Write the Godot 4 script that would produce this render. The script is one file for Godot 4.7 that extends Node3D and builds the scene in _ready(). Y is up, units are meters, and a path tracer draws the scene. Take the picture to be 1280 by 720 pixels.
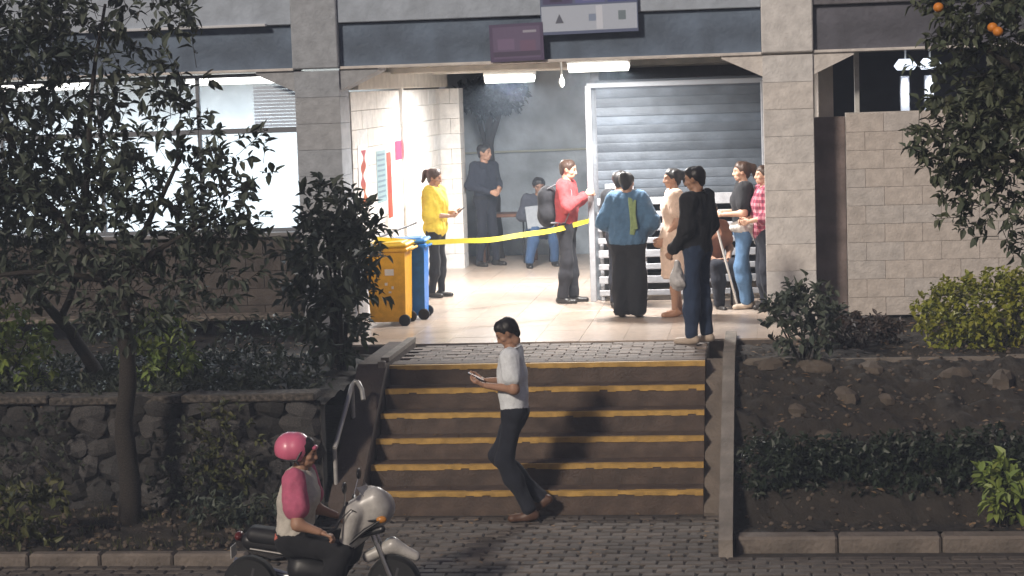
extends Node3D
# A university entrance at night: lit hall behind a concrete front, stairs, planted banks, people waiting.

var rng := RandomNumberGenerator.new()
var T := 1.12            # height of the entrance terrace above the path
var mats := {}
var tex := {}
var head_arr: Array
var hand_arr := {}
var shoe_mesh: ArrayMesh
var wrinkle := FastNoiseLite.new()

# ---------------------------------------------------------------- mesh building
class MB:
	var v := PackedVector3Array()
	var n := PackedVector3Array()
	var c := PackedColorArray()
	var uv := PackedVector2Array()
	var col := Color.WHITE

	func tri(a: Vector3, b: Vector3, d: Vector3, na: Vector3, nb: Vector3, nd: Vector3, ua := Vector2.ZERO, ub := Vector2.ZERO, ud := Vector2.ZERO) -> void:
		if (b - a).cross(d - a).dot(na + nb + nd) > 0.0:   # front faces run clockwise
			v.append(a); v.append(d); v.append(b)
			n.append(na); n.append(nd); n.append(nb)
			uv.append(ua); uv.append(ud); uv.append(ub)
		else:
			v.append(a); v.append(b); v.append(d)
			n.append(na); n.append(nb); n.append(nd)
			uv.append(ua); uv.append(ub); uv.append(ud)
		c.append(col); c.append(col); c.append(col)

	func quad(a: Vector3, b: Vector3, d: Vector3, e: Vector3, want := Vector3.ZERO) -> void:
		var m := (b - a).cross(e - a)
		if m.length_squared() < 1e-14:
			m = (d - b).cross(e - b)
		m = m.normalized()
		if want != Vector3.ZERO and m.dot(want) < 0.0:
			m = -m
		tri(a, b, d, m, m, m, Vector2(0, 1), Vector2(1, 1), Vector2(1, 0))
		tri(a, d, e, m, m, m, Vector2(0, 1), Vector2(1, 0), Vector2(0, 0))

	func box(at: Vector3, s: Vector3, ch := 0.0, b := Basis()) -> void:
		var h := s * 0.5
		ch = minf(ch, minf(h.x, minf(h.y, h.z)) * 0.9)
		var g := h - Vector3.ONE * ch
		for ax in 3:
			var u := (ax + 1) % 3
			var w := (ax + 2) % 3
			for sg in [-1.0, 1.0]:
				var p := []
				for k in [[-1, -1], [1, -1], [1, 1], [-1, 1]]:
					var q := Vector3.ZERO
					q[ax] = sg * h[ax]; q[u] = k[0] * g[u]; q[w] = k[1] * g[w]
					p.append(at + b * q)
				var nn := Vector3.ZERO
				nn[ax] = sg
				quad(p[0], p[1], p[2], p[3], b * nn)
		if ch <= 0.0:
			return
		for ax in 3:
			var u := (ax + 1) % 3
			var w := (ax + 2) % 3
			for su in [-1.0, 1.0]:
				for sw in [-1.0, 1.0]:
					var p := []
					for k in [[-1.0, 0], [1.0, 0], [1.0, 1], [-1.0, 1]]:
						var q := Vector3.ZERO
						q[ax] = k[0] * g[ax]
						q[u] = su * (h[u] if k[1] == 0 else g[u])
						q[w] = sw * (g[w] if k[1] == 0 else h[w])
						p.append(at + b * q)
					var nn := Vector3.ZERO
					nn[u] = su; nn[w] = sw
					quad(p[0], p[1], p[2], p[3], b * nn)
		for sx in [-1.0, 1.0]:
			for sy in [-1.0, 1.0]:
				for sz in [-1.0, 1.0]:
					var s3 := Vector3(sx, sy, sz)
					var nn := (b * s3).normalized()
					tri(at + b * (s3 * Vector3(h.x, g.y, g.z)), at + b * (s3 * Vector3(g.x, h.y, g.z)), at + b * (s3 * Vector3(g.x, g.y, h.z)), nn, nn, nn)

	func tube(path: Array, radii: Array, sides := 8, caps := true, flat := 1.0) -> void:
		var rings := []
		var norms := []
		var up := Vector3.UP
		for i in path.size():
			var d: Vector3 = (path[mini(i + 1, path.size() - 1)] - path[maxi(i - 1, 0)]).normalized()
			if absf(d.dot(up)) > 0.95:
				up = Vector3.RIGHT if absf(d.x) < 0.8 else Vector3.FORWARD
			var x := d.cross(up).normalized()
			var y := x.cross(d).normalized()
			up = y
			var r: float = radii[mini(i, radii.size() - 1)]
			var ring := []
			var nr := []
			for k in sides:
				var a := TAU * k / sides
				ring.append(path[i] + x * cos(a) * r + y * sin(a) * r * flat)
				nr.append((x * cos(a) * flat + y * sin(a)).normalized())
			rings.append(ring); norms.append(nr)
		for i in path.size() - 1:
			for k in sides:
				var k2 := (k + 1) % sides
				tri(rings[i][k], rings[i][k2], rings[i + 1][k2], norms[i][k], norms[i][k2], norms[i + 1][k2])
				tri(rings[i][k], rings[i + 1][k2], rings[i + 1][k], norms[i][k], norms[i + 1][k2], norms[i + 1][k])
		if caps:
			for e in [0, path.size() - 1]:
				var d: Vector3 = (path[1] - path[0]).normalized() * -1.0 if e == 0 else (path[e] - path[e - 1]).normalized()
				for k in range(1, sides - 1):
					tri(rings[e][0], rings[e][k], rings[e][k + 1], d, d, d)

	func ball(at: Vector3, r: Vector3, b := Basis(), seg := 10, rows := 7, rough := 0.0, noise: FastNoiseLite = null) -> void:
		var pts := []
		for j in rows + 1:
			var row := []
			var la := PI * j / rows - PI / 2
			for i in seg:
				var lo := TAU * i / seg
				var d := Vector3(cos(la) * cos(lo), sin(la), cos(la) * sin(lo))
				var k := 1.0
				if noise:
					k += rough * noise.get_noise_3dv(d * 1.3 + at * 7.0)
				row.append(at + b * (d * r * k))
			pts.append(row)
		for j in rows:
			for i in seg:
				var i2 := (i + 1) % seg
				var q := [pts[j][i], pts[j][i2], pts[j + 1][i2], pts[j + 1][i]]
				var nn := []
				for p in q:
					var l: Vector3 = b.inverse() * (p - at)
					nn.append((b * (l / (r * r))).normalized())
				if noise:
					var f: Vector3 = (q[2] - q[0]).cross(q[3] - q[1]).normalized()
					if f.dot(q[0] + q[2] - at * 2.0) < 0:
						f = -f
					for k in 4:
						nn[k] = f
				if j > 0:
					tri(q[0], q[1], q[2], nn[0], nn[1], nn[2])
				if j < rows - 1:
					tri(q[0], q[2], q[3], nn[0], nn[2], nn[3])

	func prism(poly: Array, depth: Vector3) -> void:   # a flat convex-ish outline pushed along depth
		var p2 := PackedVector2Array()
		var nn: Vector3 = (poly[1] - poly[0]).cross(poly[2] - poly[0]).normalized()
		var ux: Vector3 = (poly[1] - poly[0]).normalized()
		var uy := nn.cross(ux)
		for p in poly:
			p2.append(Vector2(ux.dot(p - poly[0]), uy.dot(p - poly[0])))
		var ix := Geometry2D.triangulate_polygon(p2)
		var out := -depth.normalized()
		for k in range(0, ix.size(), 3):
			tri(poly[ix[k]], poly[ix[k + 1]], poly[ix[k + 2]], out, out, out)
			tri(poly[ix[k]] + depth, poly[ix[k + 1]] + depth, poly[ix[k + 2]] + depth, -out, -out, -out)
		var mid := Vector3.ZERO
		for p in poly:
			mid += p
		mid /= poly.size()
		for k in poly.size():
			var a: Vector3 = poly[k]
			var b: Vector3 = poly[(k + 1) % poly.size()]
			quad(a, b, b + depth, a + depth, (a + b) * 0.5 - mid)

	func arrays(arr: Array, t: Transform3D) -> void:
		var av: PackedVector3Array = arr[0]
		var an: PackedVector3Array = arr[1]
		var ac: PackedColorArray = arr[2]
		var flip := t.basis.determinant() < 0.0
		var nb := t.basis.inverse().transposed()
		for k in range(0, av.size(), 3):
			for j in ([0, 2, 1] if flip else [0, 1, 2]):
				v.append(t * av[k + j]); n.append((nb * an[k + j]).normalized()); c.append(ac[k + j]); uv.append(Vector2.ZERO)

	func mesh() -> ArrayMesh:
		var a := []
		a.resize(Mesh.ARRAY_MAX)
		a[Mesh.ARRAY_VERTEX] = v
		a[Mesh.ARRAY_NORMAL] = n
		a[Mesh.ARRAY_COLOR] = c
		a[Mesh.ARRAY_TEX_UV] = uv
		var m := ArrayMesh.new()
		m.add_surface_from_arrays(Mesh.PRIMITIVE_TRIANGLES, a)
		return m

# ---------------------------------------------------------------- rounded bodies: capsules joined by a smooth minimum, meshed as surface nets
# bones: [a, b, ra, rb]; subs: spheres [centre, r] cut away; planes: [point, normal] keep the side opposite to the normal
func blob(bones: Array, k: float, cell: float, subs := [], planes := [], wr := 0.0, tint = null) -> Array:
	var lo := Vector3.INF
	var hi := -Vector3.INF
	for b in bones:
		var r: float = maxf(b[2], b[3]) + k * 2.0 + cell * 2.0
		lo = lo.min(b[0] - Vector3.ONE * r).min(b[1] - Vector3.ONE * r)
		hi = hi.max(b[0] + Vector3.ONE * r).max(b[1] + Vector3.ONE * r)
	var nx := int((hi.x - lo.x) / cell) + 2
	var ny := int((hi.y - lo.y) / cell) + 2
	var nz := int((hi.z - lo.z) / cell) + 2
	var sxy := nx * ny
	var s := PackedFloat32Array()
	s.resize(sxy * nz)
	var ik := 1.0 / k
	for b in bones:
		var a: Vector3 = b[0]
		var ba: Vector3 = b[1] - b[0]
		var ra: float = b[2]
		var dr: float = b[3] - b[2]
		var l2 := maxf(ba.length_squared(), 1e-9)
		var reach: float = maxf(b[2], b[3]) + k * 3.0
		var p0 := ((a.min(b[1]) - Vector3.ONE * reach - lo) / cell).floor()
		var p1 := ((a.max(b[1]) + Vector3.ONE * reach - lo) / cell).ceil()
		var cut := k * 3.5
		for z in range(maxi(0, int(p0.z)), mini(nz, int(p1.z) + 1)):
			for y in range(maxi(0, int(p0.y)), mini(ny, int(p1.y) + 1)):
				var row := z * sxy + y * nx
				for x in range(maxi(0, int(p0.x)), mini(nx, int(p1.x) + 1)):
					var p := lo + Vector3(x, y, z) * cell - a
					var t := clampf(p.dot(ba) / l2, 0.0, 1.0)
					var d := (p - ba * t).length() - ra - dr * t
					if d < cut:
						s[row + x] += exp(-d * ik)
	var f := PackedFloat32Array()
	f.resize(s.size())
	for i in s.size():
		f[i] = -k * log(s[i]) if s[i] > 1e-4 else k * 9.0
	if subs.size() or planes.size():
		var i := 0
		for z in nz:
			for y in ny:
				for x in nx:
					if f[i] < cell * 2.0:
						var p := lo + Vector3(x, y, z) * cell
						for q in subs:
							f[i] = maxf(f[i], q[1] - p.distance_to(q[0]))
						for q in planes:
							f[i] = maxf(f[i], (p - q[0]).dot(q[1]))
					i += 1
	# one vertex in each cell that the surface crosses
	var pts := PackedVector3Array()
	var nid := PackedInt32Array()
	nid.resize(s.size())
	nid.fill(-1)
	var offs := [0, 1, nx, nx + 1, sxy, sxy + 1, sxy + nx, sxy + nx + 1]
	var edges := [[0, 1], [2, 3], [4, 5], [6, 7], [0, 2], [1, 3], [4, 6], [5, 7], [0, 4], [1, 5], [2, 6], [3, 7]]
	var near := cell * 2.2
	var active := PackedInt32Array()
	for z in nz - 1:
		for y in ny - 1:
			var row := z * sxy + y * nx
			for x in nx - 1:
				var i := row + x
				if absf(f[i]) > near:
					continue
				var m := 0
				for o in 8:
					if f[i + offs[o]] < 0.0:
						m |= 1 << o
				if m == 0 or m == 255:
					continue
				var sum := Vector3.ZERO
				var cnt := 0
				for e in edges:
					var fa := f[i + offs[e[0]]]
					var fb := f[i + offs[e[1]]]
					if (fa < 0.0) != (fb < 0.0):
						var t := fa / (fa - fb)
						var pa := Vector3(e[0] & 1, (e[0] >> 1) & 1, e[0] >> 2)
						var pb := Vector3(e[1] & 1, (e[1] >> 1) & 1, e[1] >> 2)
						sum += pa.lerp(pb, t)
						cnt += 1
				nid[i] = pts.size()
				active.append(i)
				pts.append(lo + (Vector3(x, y, z) + sum / cnt) * cell)
	var ix := PackedInt32Array()
	for i in active:
		var dirs := [[1, nx, sxy], [nx, sxy, 1], [sxy, 1, nx]]
		for d in dirs:
			var ins := f[i] < 0.0
			if ins == (f[i + d[0]] < 0.0):
				continue
			var u: int = d[1]
			var w: int = d[2]
			if i - u - w < 0:
				continue
			var q := [nid[i], nid[i - u], nid[i - u - w], nid[i - w]]
			if q[0] < 0 or q[1] < 0 or q[2] < 0 or q[3] < 0:
				continue
			if ins:
				ix.append_array([q[0], q[2], q[1], q[0], q[3], q[2]])
			else:
				ix.append_array([q[0], q[1], q[2], q[0], q[2], q[3]])
	var nrm := PackedVector3Array()
	for pass_ in (2 if wr > 0.0 else 1):
		nrm = PackedVector3Array()
		nrm.resize(pts.size())
		for t in range(0, ix.size(), 3):
			var fn := (pts[ix[t + 2]] - pts[ix[t]]).cross(pts[ix[t + 1]] - pts[ix[t]])
			nrm[ix[t]] += fn; nrm[ix[t + 1]] += fn; nrm[ix[t + 2]] += fn
		for i in nrm.size():
			nrm[i] = nrm[i].normalized()
		if pass_ == 0 and wr > 0.0:
			for i in pts.size():
				pts[i] += nrm[i] * wr * 1.25 * wrinkle.get_noise_3d(pts[i].x * 8.0, pts[i].y * 4.0 + pts[i].x * 5.0, pts[i].z * 8.0)
	var ov := PackedVector3Array()
	var on := PackedVector3Array()
	var oc := PackedColorArray()
	for t in ix:
		ov.append(pts[t]); on.append(nrm[t])
		oc.append(tint.call(pts[t]) if tint != null else Color.WHITE)
	return [ov, on, oc]

# ---------------------------------------------------------------- materials
func noise_tex(key: String, freq: float, lo: float, hi: float, size := 512, kind := FastNoiseLite.TYPE_SIMPLEX_SMOOTH, normal := 0.0, oct := 5) -> NoiseTexture2D:
	if tex.has(key):
		return tex[key]
	var t := NoiseTexture2D.new()
	t.width = size; t.height = size; t.seamless = true
	var nz := FastNoiseLite.new()
	nz.noise_type = kind
	nz.seed = key.hash() % 1000
	nz.frequency = freq
	nz.fractal_octaves = oct
	t.noise = nz
	if normal > 0.0:
		t.as_normal_map = true
		t.bump_strength = normal
	else:
		var g := Gradient.new()
		g.set_color(0, Color(lo, lo, lo)); g.set_color(1, Color(hi, hi, hi))
		t.color_ramp = g
	tex[key] = t
	return t

# colour is the real base colour in linear values
func mat(key: String, c := Color.GRAY, rough := 0.85, look := "", scale := 1.0, bump := 0.0) -> StandardMaterial3D:
	if mats.has(key):
		return mats[key]
	var m := StandardMaterial3D.new()
	m.resource_name = key
	m.albedo_color = c.linear_to_srgb()
	m.roughness = rough
	m.vertex_color_use_as_albedo = true
	if look != "":
		m.uv1_triplanar = true
		m.uv1_world_triplanar = true
		m.uv1_scale = Vector3.ONE * scale
		if look == "mottle":
			m.albedo_texture = noise_tex("mottle", 0.012, 0.62, 1.0)
		elif look == "grime":
			m.albedo_texture = noise_tex("grime", 0.006, 0.76, 1.04, 512, FastNoiseLite.TYPE_PERLIN, 0.0, 7)
		elif look == "soft":
			m.albedo_texture = noise_tex("soft", 0.008, 0.85, 1.0)
		elif look == "chipped":
			m.albedo_texture = noise_tex("chipped", 0.035, 0.25, 1.35, 512, FastNoiseLite.TYPE_SIMPLEX_SMOOTH, 0.0, 6)
		elif look == "worn":
			m.albedo_texture = noise_tex("worn", 0.03, 0.35, 1.15, 512, FastNoiseLite.TYPE_PERLIN, 0.0, 6)
		if bump > 0.0:
			m.normal_enabled = true
			m.normal_texture = noise_tex("bumps", 0.03, 0, 1, 512, FastNoiseLite.TYPE_SIMPLEX_SMOOTH, 6.0)
			m.normal_scale = bump
	mats[key] = m
	return m

func cloth(key: String, c: Color, rough := 0.9) -> StandardMaterial3D:
	var m := mat(key, c, rough, "soft", 4.0, 0.45)
	m.rim_enabled = true
	m.rim = 0.25
	return m

func leafy(key: String, c: Color, rough := 0.5) -> StandardMaterial3D:
	var m := mat(key, c, rough)
	m.backlight_enabled = true
	m.backlight = Color(0.35, 0.4, 0.15)
	return m

func glow(key: String, c: Color, e: float) -> StandardMaterial3D:
	var m := mat(key, Color(0.8, 0.8, 0.8), 0.6)
	m.emission_enabled = true
	m.emission = c
	m.emission_energy_multiplier = e
	return m

# ---------------------------------------------------------------- nodes
func tag(o: Node, label := "", category := "", group := "", kind := "") -> void:
	if label != "": o.set_meta("label", label)
	if category != "": o.set_meta("category", category)
	if group != "": o.set_meta("group", group)
	if kind != "": o.set_meta("kind", kind)

func numbered(called: String, parent: Node) -> String:
	if not parent.has_node(called):
		return called
	var k := 1
	while parent.has_node("%s_%03d" % [called, k]):
		k += 1
	return "%s_%03d" % [called, k]

func base(called: String, at := Vector3.ZERO, yaw := 0.0, label := "", category := "", group := "", kind := "") -> Node3D:
	var o := Node3D.new()
	o.name = numbered(called, self)
	add_child(o, true)
	o.position = at
	o.rotation_degrees.y = yaw
	tag(o, label, category, group, kind)
	return o

func part(called: String, m: Mesh, material: Material, parent: Node = null, at := Vector3.ZERO, kind := "") -> MeshInstance3D:
	var o := MeshInstance3D.new()
	if parent == null:
		parent = self
	o.name = numbered(called, parent)
	parent.add_child(o, true)
	o.mesh = m
	o.material_override = material
	o.position = at
	if kind != "": o.set_meta("kind", kind)
	return o

func bx(s: Vector3, ch := 0.0) -> ArrayMesh:
	var b := MB.new()
	b.box(Vector3.ZERO, s, ch)
	return b.mesh()

func tb(path: Array, radii: Array, sides := 8, flat := 1.0) -> ArrayMesh:
	var b := MB.new()
	b.tube(path, radii, sides, true, flat)
	return b.mesh()

func arr_mesh(a: Array) -> ArrayMesh:
	var b := MB.new()
	b.arrays(a, Transform3D())
	return b.mesh()

func tones(key: String, c: Color, rough: float, look: String, scale: float, bump: float, spread: float, count := 4) -> Array:
	var l := []
	for i in count:
		var f := 1.0 + spread * (2.0 * i / maxf(1.0, count - 1.0) - 1.0)
		var w := 1.0 + 0.02 * sin(i * 2.3)
		l.append(mat("%s%d" % [key, i], Color(c.r * f * w, c.g * f, c.b * f / w), rough, look, scale * (1.0 + 0.13 * i), bump))
	return l

# ================================================================ the scene
func _ready() -> void:
	rng.seed = 4711
	wrinkle.seed = 5
	wrinkle.frequency = 1.0
	# camera, a phone held a little tilted from a first-floor height across the road
	var cam := Camera3D.new()
	cam.name = "camera"
	cam.position = Vector3(0, 3.72, 0)
	cam.rotation_degrees = Vector3(-5.82, 7.27, -1.9)
	cam.fov = 16.45
	cam.near = 0.1
	cam.far = 400.0
	add_child(cam)
	cam.current = true
	# night sky over a town
	var env := Environment.new()
	env.background_mode = Environment.BG_SKY
	var sky := Sky.new()
	var sm := ProceduralSkyMaterial.new()
	sm.sky_top_color = Color(0.26, 0.26, 0.32)
	sm.sky_horizon_color = Color(0.44, 0.39, 0.37)
	sm.sky_curve = 0.2
	sm.ground_bottom_color = Color(0.08, 0.07, 0.07)
	sm.ground_horizon_color = Color(0.3, 0.27, 0.27)
	sm.sun_angle_max = 1.0
	sky.sky_material = sm
	env.sky = sky
	env.background_energy_multiplier = 1.0
	env.tonemap_mode = Environment.TONE_MAPPER_LINEAR
	env.tonemap_exposure = 1.85
	env.sdfgi_enabled = true
	env.ssao_enabled = true
	env.ssil_enabled = true
	env.fog_enabled = true
	env.fog_density = 0.0050
	env.fog_light_color = Color(0.84, 0.91, 1.0)
	var we := WorldEnvironment.new()
	we.name = "world"
	we.environment = env
	add_child(we)
	var sun := DirectionalLight3D.new()
	sun.name = "night_key"
	sun.light_color = Color(1.0, 0.945, 0.88)
	sun.light_energy = 0.46
	sun.light_angular_distance = 7.0
	sun.shadow_enabled = true
	sun.sky_mode = DirectionalLight3D.SKY_MODE_LIGHT_ONLY
	add_child(sun)
	sun.look_at_from_position(Vector3.ZERO, Vector3(0.66, -0.80, -1.28))
	ground_and_paths()
	stairs()
	banks()
	building()
	hall()
	head_arr = make_head()
	hand_arr = {"relaxed": make_hand(0.32, 0.0), "grip": make_hand(0.85, 0.5), "flat": make_hand(0.5, 0.2)}
	shoe_mesh = make_shoe()
	people()
	things()
	plants()

# ---------------------------------------------------------------- ground
func sheet(x0: float, x1: float, z0: float, z1: float, nx: int, nz: int, h: Callable) -> ArrayMesh:
	var b := MB.new()
	for i in nx:
		for j in nz:
			var p := []
			var q := []
			for k in [[0, 0], [1, 0], [1, 1], [0, 1]]:
				var x := lerpf(x0, x1, float(i + k[0]) / nx)
				var z := lerpf(z0, z1, float(j + k[1]) / nz)
				p.append(Vector3(x, h.call(x, z), z))
				var e := 0.02
				q.append(Vector3(h.call(x - e, z) - h.call(x + e, z), 2 * e, h.call(x, z - e) - h.call(x, z + e)).normalized())
			b.tri(p[0], p[1], p[2], q[0], q[1], q[2])
			b.tri(p[0], p[2], p[3], q[0], q[2], q[3])
	return b.mesh()

func bank_height(x: float, z: float) -> float:
	var t := clampf((-16.1 - z) / 2.4, 0.0, 1.0)
	var h := lerpf(0.10, 1.06, pow(t, 0.75))
	h += 0.10 * wrinkle.get_noise_2d(x * 2.1, z * 2.1) * (0.35 + sin(t * PI)) + 0.05 * wrinkle.get_noise_2d(x * 6.0 + 9.0, z * 6.0)
	for hole in [[1.42, -17.95, 0.16], [1.86, -17.85, 0.15], [1.35, -19.0, 0.2]]:
		var d := Vector2(x - hole[0], (z - hole[1]) * 1.3).length()
		h -= 0.14 * exp(-d * d / (hole[2] * hole[2]))
	return h

func bed_height(x: float, z: float) -> float:
	return 1.03 + 0.05 * wrinkle.get_noise_2d(x * 3.0 + 40.0, z * 3.0) + 0.02 * wrinkle.get_noise_2d(x * 11.0, z * 11.0)

func strip_height(x: float, z: float) -> float:
	return 0.05 + 0.09 * clampf((-15.3 - z) / 1.2, 0, 1) + 0.05 * wrinkle.get_noise_2d(x * 3.5, z * 3.5) + 0.03 * wrinkle.get_noise_2d(x * 11.0 + 3.0, z * 11.0)

func scatter(called: String, shapes: Array, material: Material, places: Array, parent: Node, label := "", category := "") -> void:
	var mm := MultiMesh.new()
	mm.transform_format = MultiMesh.TRANSFORM_3D
	mm.mesh = shapes[0]
	mm.instance_count = places.size()
	for i in places.size():
		mm.set_instance_transform(i, places[i])
	var o := MultiMeshInstance3D.new()
	o.name = numbered(called, parent)
	o.multimesh = mm
	o.material_override = material
	parent.add_child(o, true)
	tag(o, label, category, "", "stuff")

func ground_and_paths() -> void:
	var g := part("ground", sheet(-150, 150, -150, 150, 2, 2, func(_x, _z): return -0.03), mat("earth", Color(0.05, 0.042, 0.035), 0.95, "grime", 0.4, 0.6))
	g.set_meta("kind", "structure")
	var r := part("road", sheet(-80, 80, -14.72, -4.0, 2, 2, func(_x, _z): return -0.012), mat("asphalt", Color(0.05, 0.05, 0.052), 0.9, "mottle", 0.8, 0.8))
	r.set_meta("kind", "structure")
	# path of concrete pavers in front of the stairs
	var path := base("path", Vector3.ZERO, 0, "", "", "", "structure")
	part("bedding", sheet(-9.0, 4.5, -17.0, -14.7, 2, 2, func(_x, _z): return -0.018), mat("joint_sand", Color(0.065, 0.055, 0.047), 0.95, "mottle", 2.0), path)
	var pv := tones("paver", Color(0.125, 0.107, 0.093), 0.8, "grime", 2.2, 0.9, 0.26)
	var shapes := [bx(Vector3(0.205, 0.06, 0.114), 0.012), bx(Vector3(0.198, 0.06, 0.112), 0.016), bx(Vector3(0.208, 0.06, 0.111), 0.010)]
	var rest := []
	var count := 0
	for j in 17:
		for i in 18:
			var x := -4.08 + i * 0.214 + (0.107 if j % 2 else 0.0)
			var z := -14.80 - j * 0.1235
			if x > -0.42:
				continue
			count += 1
			var p := Vector3(x, -0.03 + rng.randf_range(-0.005, 0.004), z)
			var tilt := Basis.from_euler(Vector3(rng.randf_range(-0.02, 0.02), rng.randf_range(-0.025, 0.025), rng.randf_range(-0.02, 0.02)))
			var o := part("paver", shapes[rng.randi() % 3], pv[rng.randi() % 4], path, p)
			o.basis = tilt
	# the same pavers go on along the front of the kerbs
	for j in 5:
		for i in range(-26, 40):
			var x := -4.08 + i * 0.214 + (0.107 if j % 2 else 0.0)
			if x > -4.2 and x < -0.42 and j < 9:
				continue
			if j > 2 and x < -0.4 or j > 4:
				continue
			rest.append(Transform3D(Basis.from_euler(Vector3(rng.randf_range(-0.02, 0.02), rng.randf_range(-0.025, 0.025), 0)), Vector3(x, -0.03 + rng.randf_range(-0.005, 0.004), -14.80 - j * 0.1235)))
	scatter("pavers_along_kerb", shapes, pv[1], rest, path)
	# kerbs
	var kc := mat("kerb", Color(0.19, 0.16, 0.135), 0.85, "grime", 1.2, 0.7)
	var kl := base("kerb", Vector3.ZERO, 0, "", "", "", "structure")
	for i in 9:
		part("kerb_stone", bx(Vector3(0.59, 0.2, 0.12), 0.018), kc, kl, Vector3(-4.42 - i * 0.6, -0.005, -15.16 + rng.randf_range(-0.006, 0.006)))
	var kr := base("kerb", Vector3.ZERO, 0, "", "", "", "structure")
	for i in 5:
		part("kerb_stone", bx(Vector3(0.79, 0.24, 0.2), 0.02), kc, kr, Vector3(0.13 + i * 0.8, -0.01 + rng.randf_range(-0.004, 0.004), -15.62))

# ---------------------------------------------------------------- stairs and their sides
func stairs() -> void:
	var s := base("staircase", Vector3(-2.04, 0, -18.3), 0, "six wide brown concrete steps with worn yellow edges up to the terrace", "stairs")
	var tread := tones("step", Color(0.108, 0.075, 0.058), 0.75, "grime", 1.6, 0.5, 0.08)
	var ym := mat("step_yellow", Color(0.56, 0.34, 0.09), 0.65, "grime", 2.3, 0.4)
	for i in 6:
		var h := T * (6 - i) / 6.0
		var st := part("step", bx(Vector3(2.96 + 0.0004 * i, h + 0.1, 0.271 if i else 0.3), 0.006), tread[i % 4], s, Vector3(0, h / 2 - 0.05, 0.27 * i - 0.1355))
		st.scale = Vector3.ONE
		# tiled treads: three slabs a little proud
		for k in 4:
			part("tread_slab", bx(Vector3(0.7385, 0.014, 0.20), 0.002), tread[(i + k) % 4], st, Vector3(-1.108 + k * 0.739, (h + 0.1) / 2 + 0.005, -0.028))
		var b := MB.new()
		var n := 40
		for k in n:   # an edge strip worn uneven along its length
			var x0 := -1.478 + 2.956 * k / n
			var w := 0.052 + 0.006 * wrinkle.get_noise_2d(k * 0.9, i * 7.0)
			var d := 0.034 + 0.010 * wrinkle.get_noise_2d(k * 1.3, i * 5.0 + 3.0)
			if rng.randf() < 0.10:   # chipped
				w *= rng.randf_range(0.45, 0.8)
				d *= rng.randf_range(0.5, 0.85)
			b.box(Vector3(x0 + 2.956 / n / 2, 0.006 - d / 2, 0.004 - w / 2), Vector3(2.956 / n, d + 0.012, w), 0.0)
		part("yellow_edge", b.mesh(), ym, st, Vector3(0, (h + 0.1) / 2, (0.271 if i else 0.3) / 2 + 0.004))
	var con := mat("cheek_concrete", Color(0.105, 0.08, 0.068), 0.85, "grime", 1.3, 0.7)
	var pale := mat("pale_coping", Color(0.25, 0.22, 0.19), 0.85, "grime", 1.5, 0.6)
	# left side wall of the stairs: sloping top
	var cl := base("stair_side_wall", Vector3(-3.52, 0, -18.3), 0, "brown sloping side wall left of the stairs, under the bent handrail", "side wall")
	var b := MB.new()
	b.prism([Vector3(-0.012, -0.05, -1.5), Vector3(-0.012, T + 0.04, -1.5), Vector3(-0.012, T + 0.04, 0.1), Vector3(-0.012, 0.16, 1.6), Vector3(-0.012, -0.05, 1.62)], Vector3(-0.27, 0, 0))
	part("wall_body", b.mesh(), con, cl)
	b = MB.new()
	b.prism([Vector3(-0.006, T + 0.043, -1.5), Vector3(-0.006, T + 0.083, -1.5), Vector3(-0.006, T + 0.083, -0.02), Vector3(-0.006, T + 0.043, -0.02)], Vector3(-0.08, 0, 0))
	part("coping", b.mesh(), pale, cl)
	b = MB.new()
	b.box(Vector3(-0.05, T - 0.08, 0.12), Vector3(0.07, 0.3, 0.06), 0.008)
	part("end_post", b.mesh(), pale, cl)
	# bent tube handrail
	var hr := base("handrail", Vector3(-3.72, 0, -17.0), 0, "short bent white metal handrail at the left side of the stairs", "handrail")
	var hm := mat("white_tube", Color(0.55, 0.54, 0.52), 0.4, "soft", 3.0)
	hm.metallic = 0.2
	part("rail", tb([Vector3(0.10, 0.93, -0.50), Vector3(0.08, 1.02, -0.55), Vector3(0.04, 1.075, -0.60), Vector3(0, 1.08, -0.64), Vector3(-0.02, 1.05, -0.60), Vector3(-0.03, 0.98, -0.52), Vector3(-0.05, 0.60, 0.1)], [0.022], 8), hm, hr)
	part("post", tb([Vector3(-0.05, 0.60, 0.1), Vector3(-0.05, 0.2, 0.1)], [0.02], 8), hm, hr)
	part("post", tb([Vector3(-0.02, 1.04, -0.60), Vector3(-0.02, 0.5, -0.60)], [0.02], 8), hm, hr)
	# sloping strip right of the stairs, with its coping wall
	var rs := base("stair_ramp", Vector3(-0.56, 0, -18.3), 0, "narrow brown sloping strip between the step ends and the low wall", "ramp")
	b = MB.new()
	b.prism([Vector3(0.003, -0.05, -0.35), Vector3(0.003, T - 0.02, -0.35), Vector3(0.003, T - 0.17, 0.0), Vector3(0.003, 0.01, 1.42), Vector3(0.003, -0.05, 1.42)], Vector3(0.155, 0, 0))
	part("ramp_body", b.mesh(), mat("ramp_concrete", Color(0.2, 0.165, 0.135), 0.85, "grime", 1.5, 0.6), rs)
	var cw := base("coping_wall", Vector3(-0.40, 0, -18.3), 0, "pale narrow wall running down from the pillar to the path right of the stairs", "low wall")
	b = MB.new()
	b.prism([Vector3(0, -0.05, -1.8), Vector3(0, T + 0.05, -1.8), Vector3(0, T + 0.05, -0.25), Vector3(0, 0.13, 2.95), Vector3(0, -0.05, 2.97)], Vector3(0.11, 0, 0))
	part("wall_body", b.mesh(), pale, cw)
	b = MB.new()
	b.tube([Vector3(0.2, 0.2, -0.3), Vector3(0.2, T + 0.02, -0.3)], [0.02], 6)
	part("dark_stake", b.mesh(), mat("dark_iron", Color(0.02, 0.02, 0.022), 0.6), cw)
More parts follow.
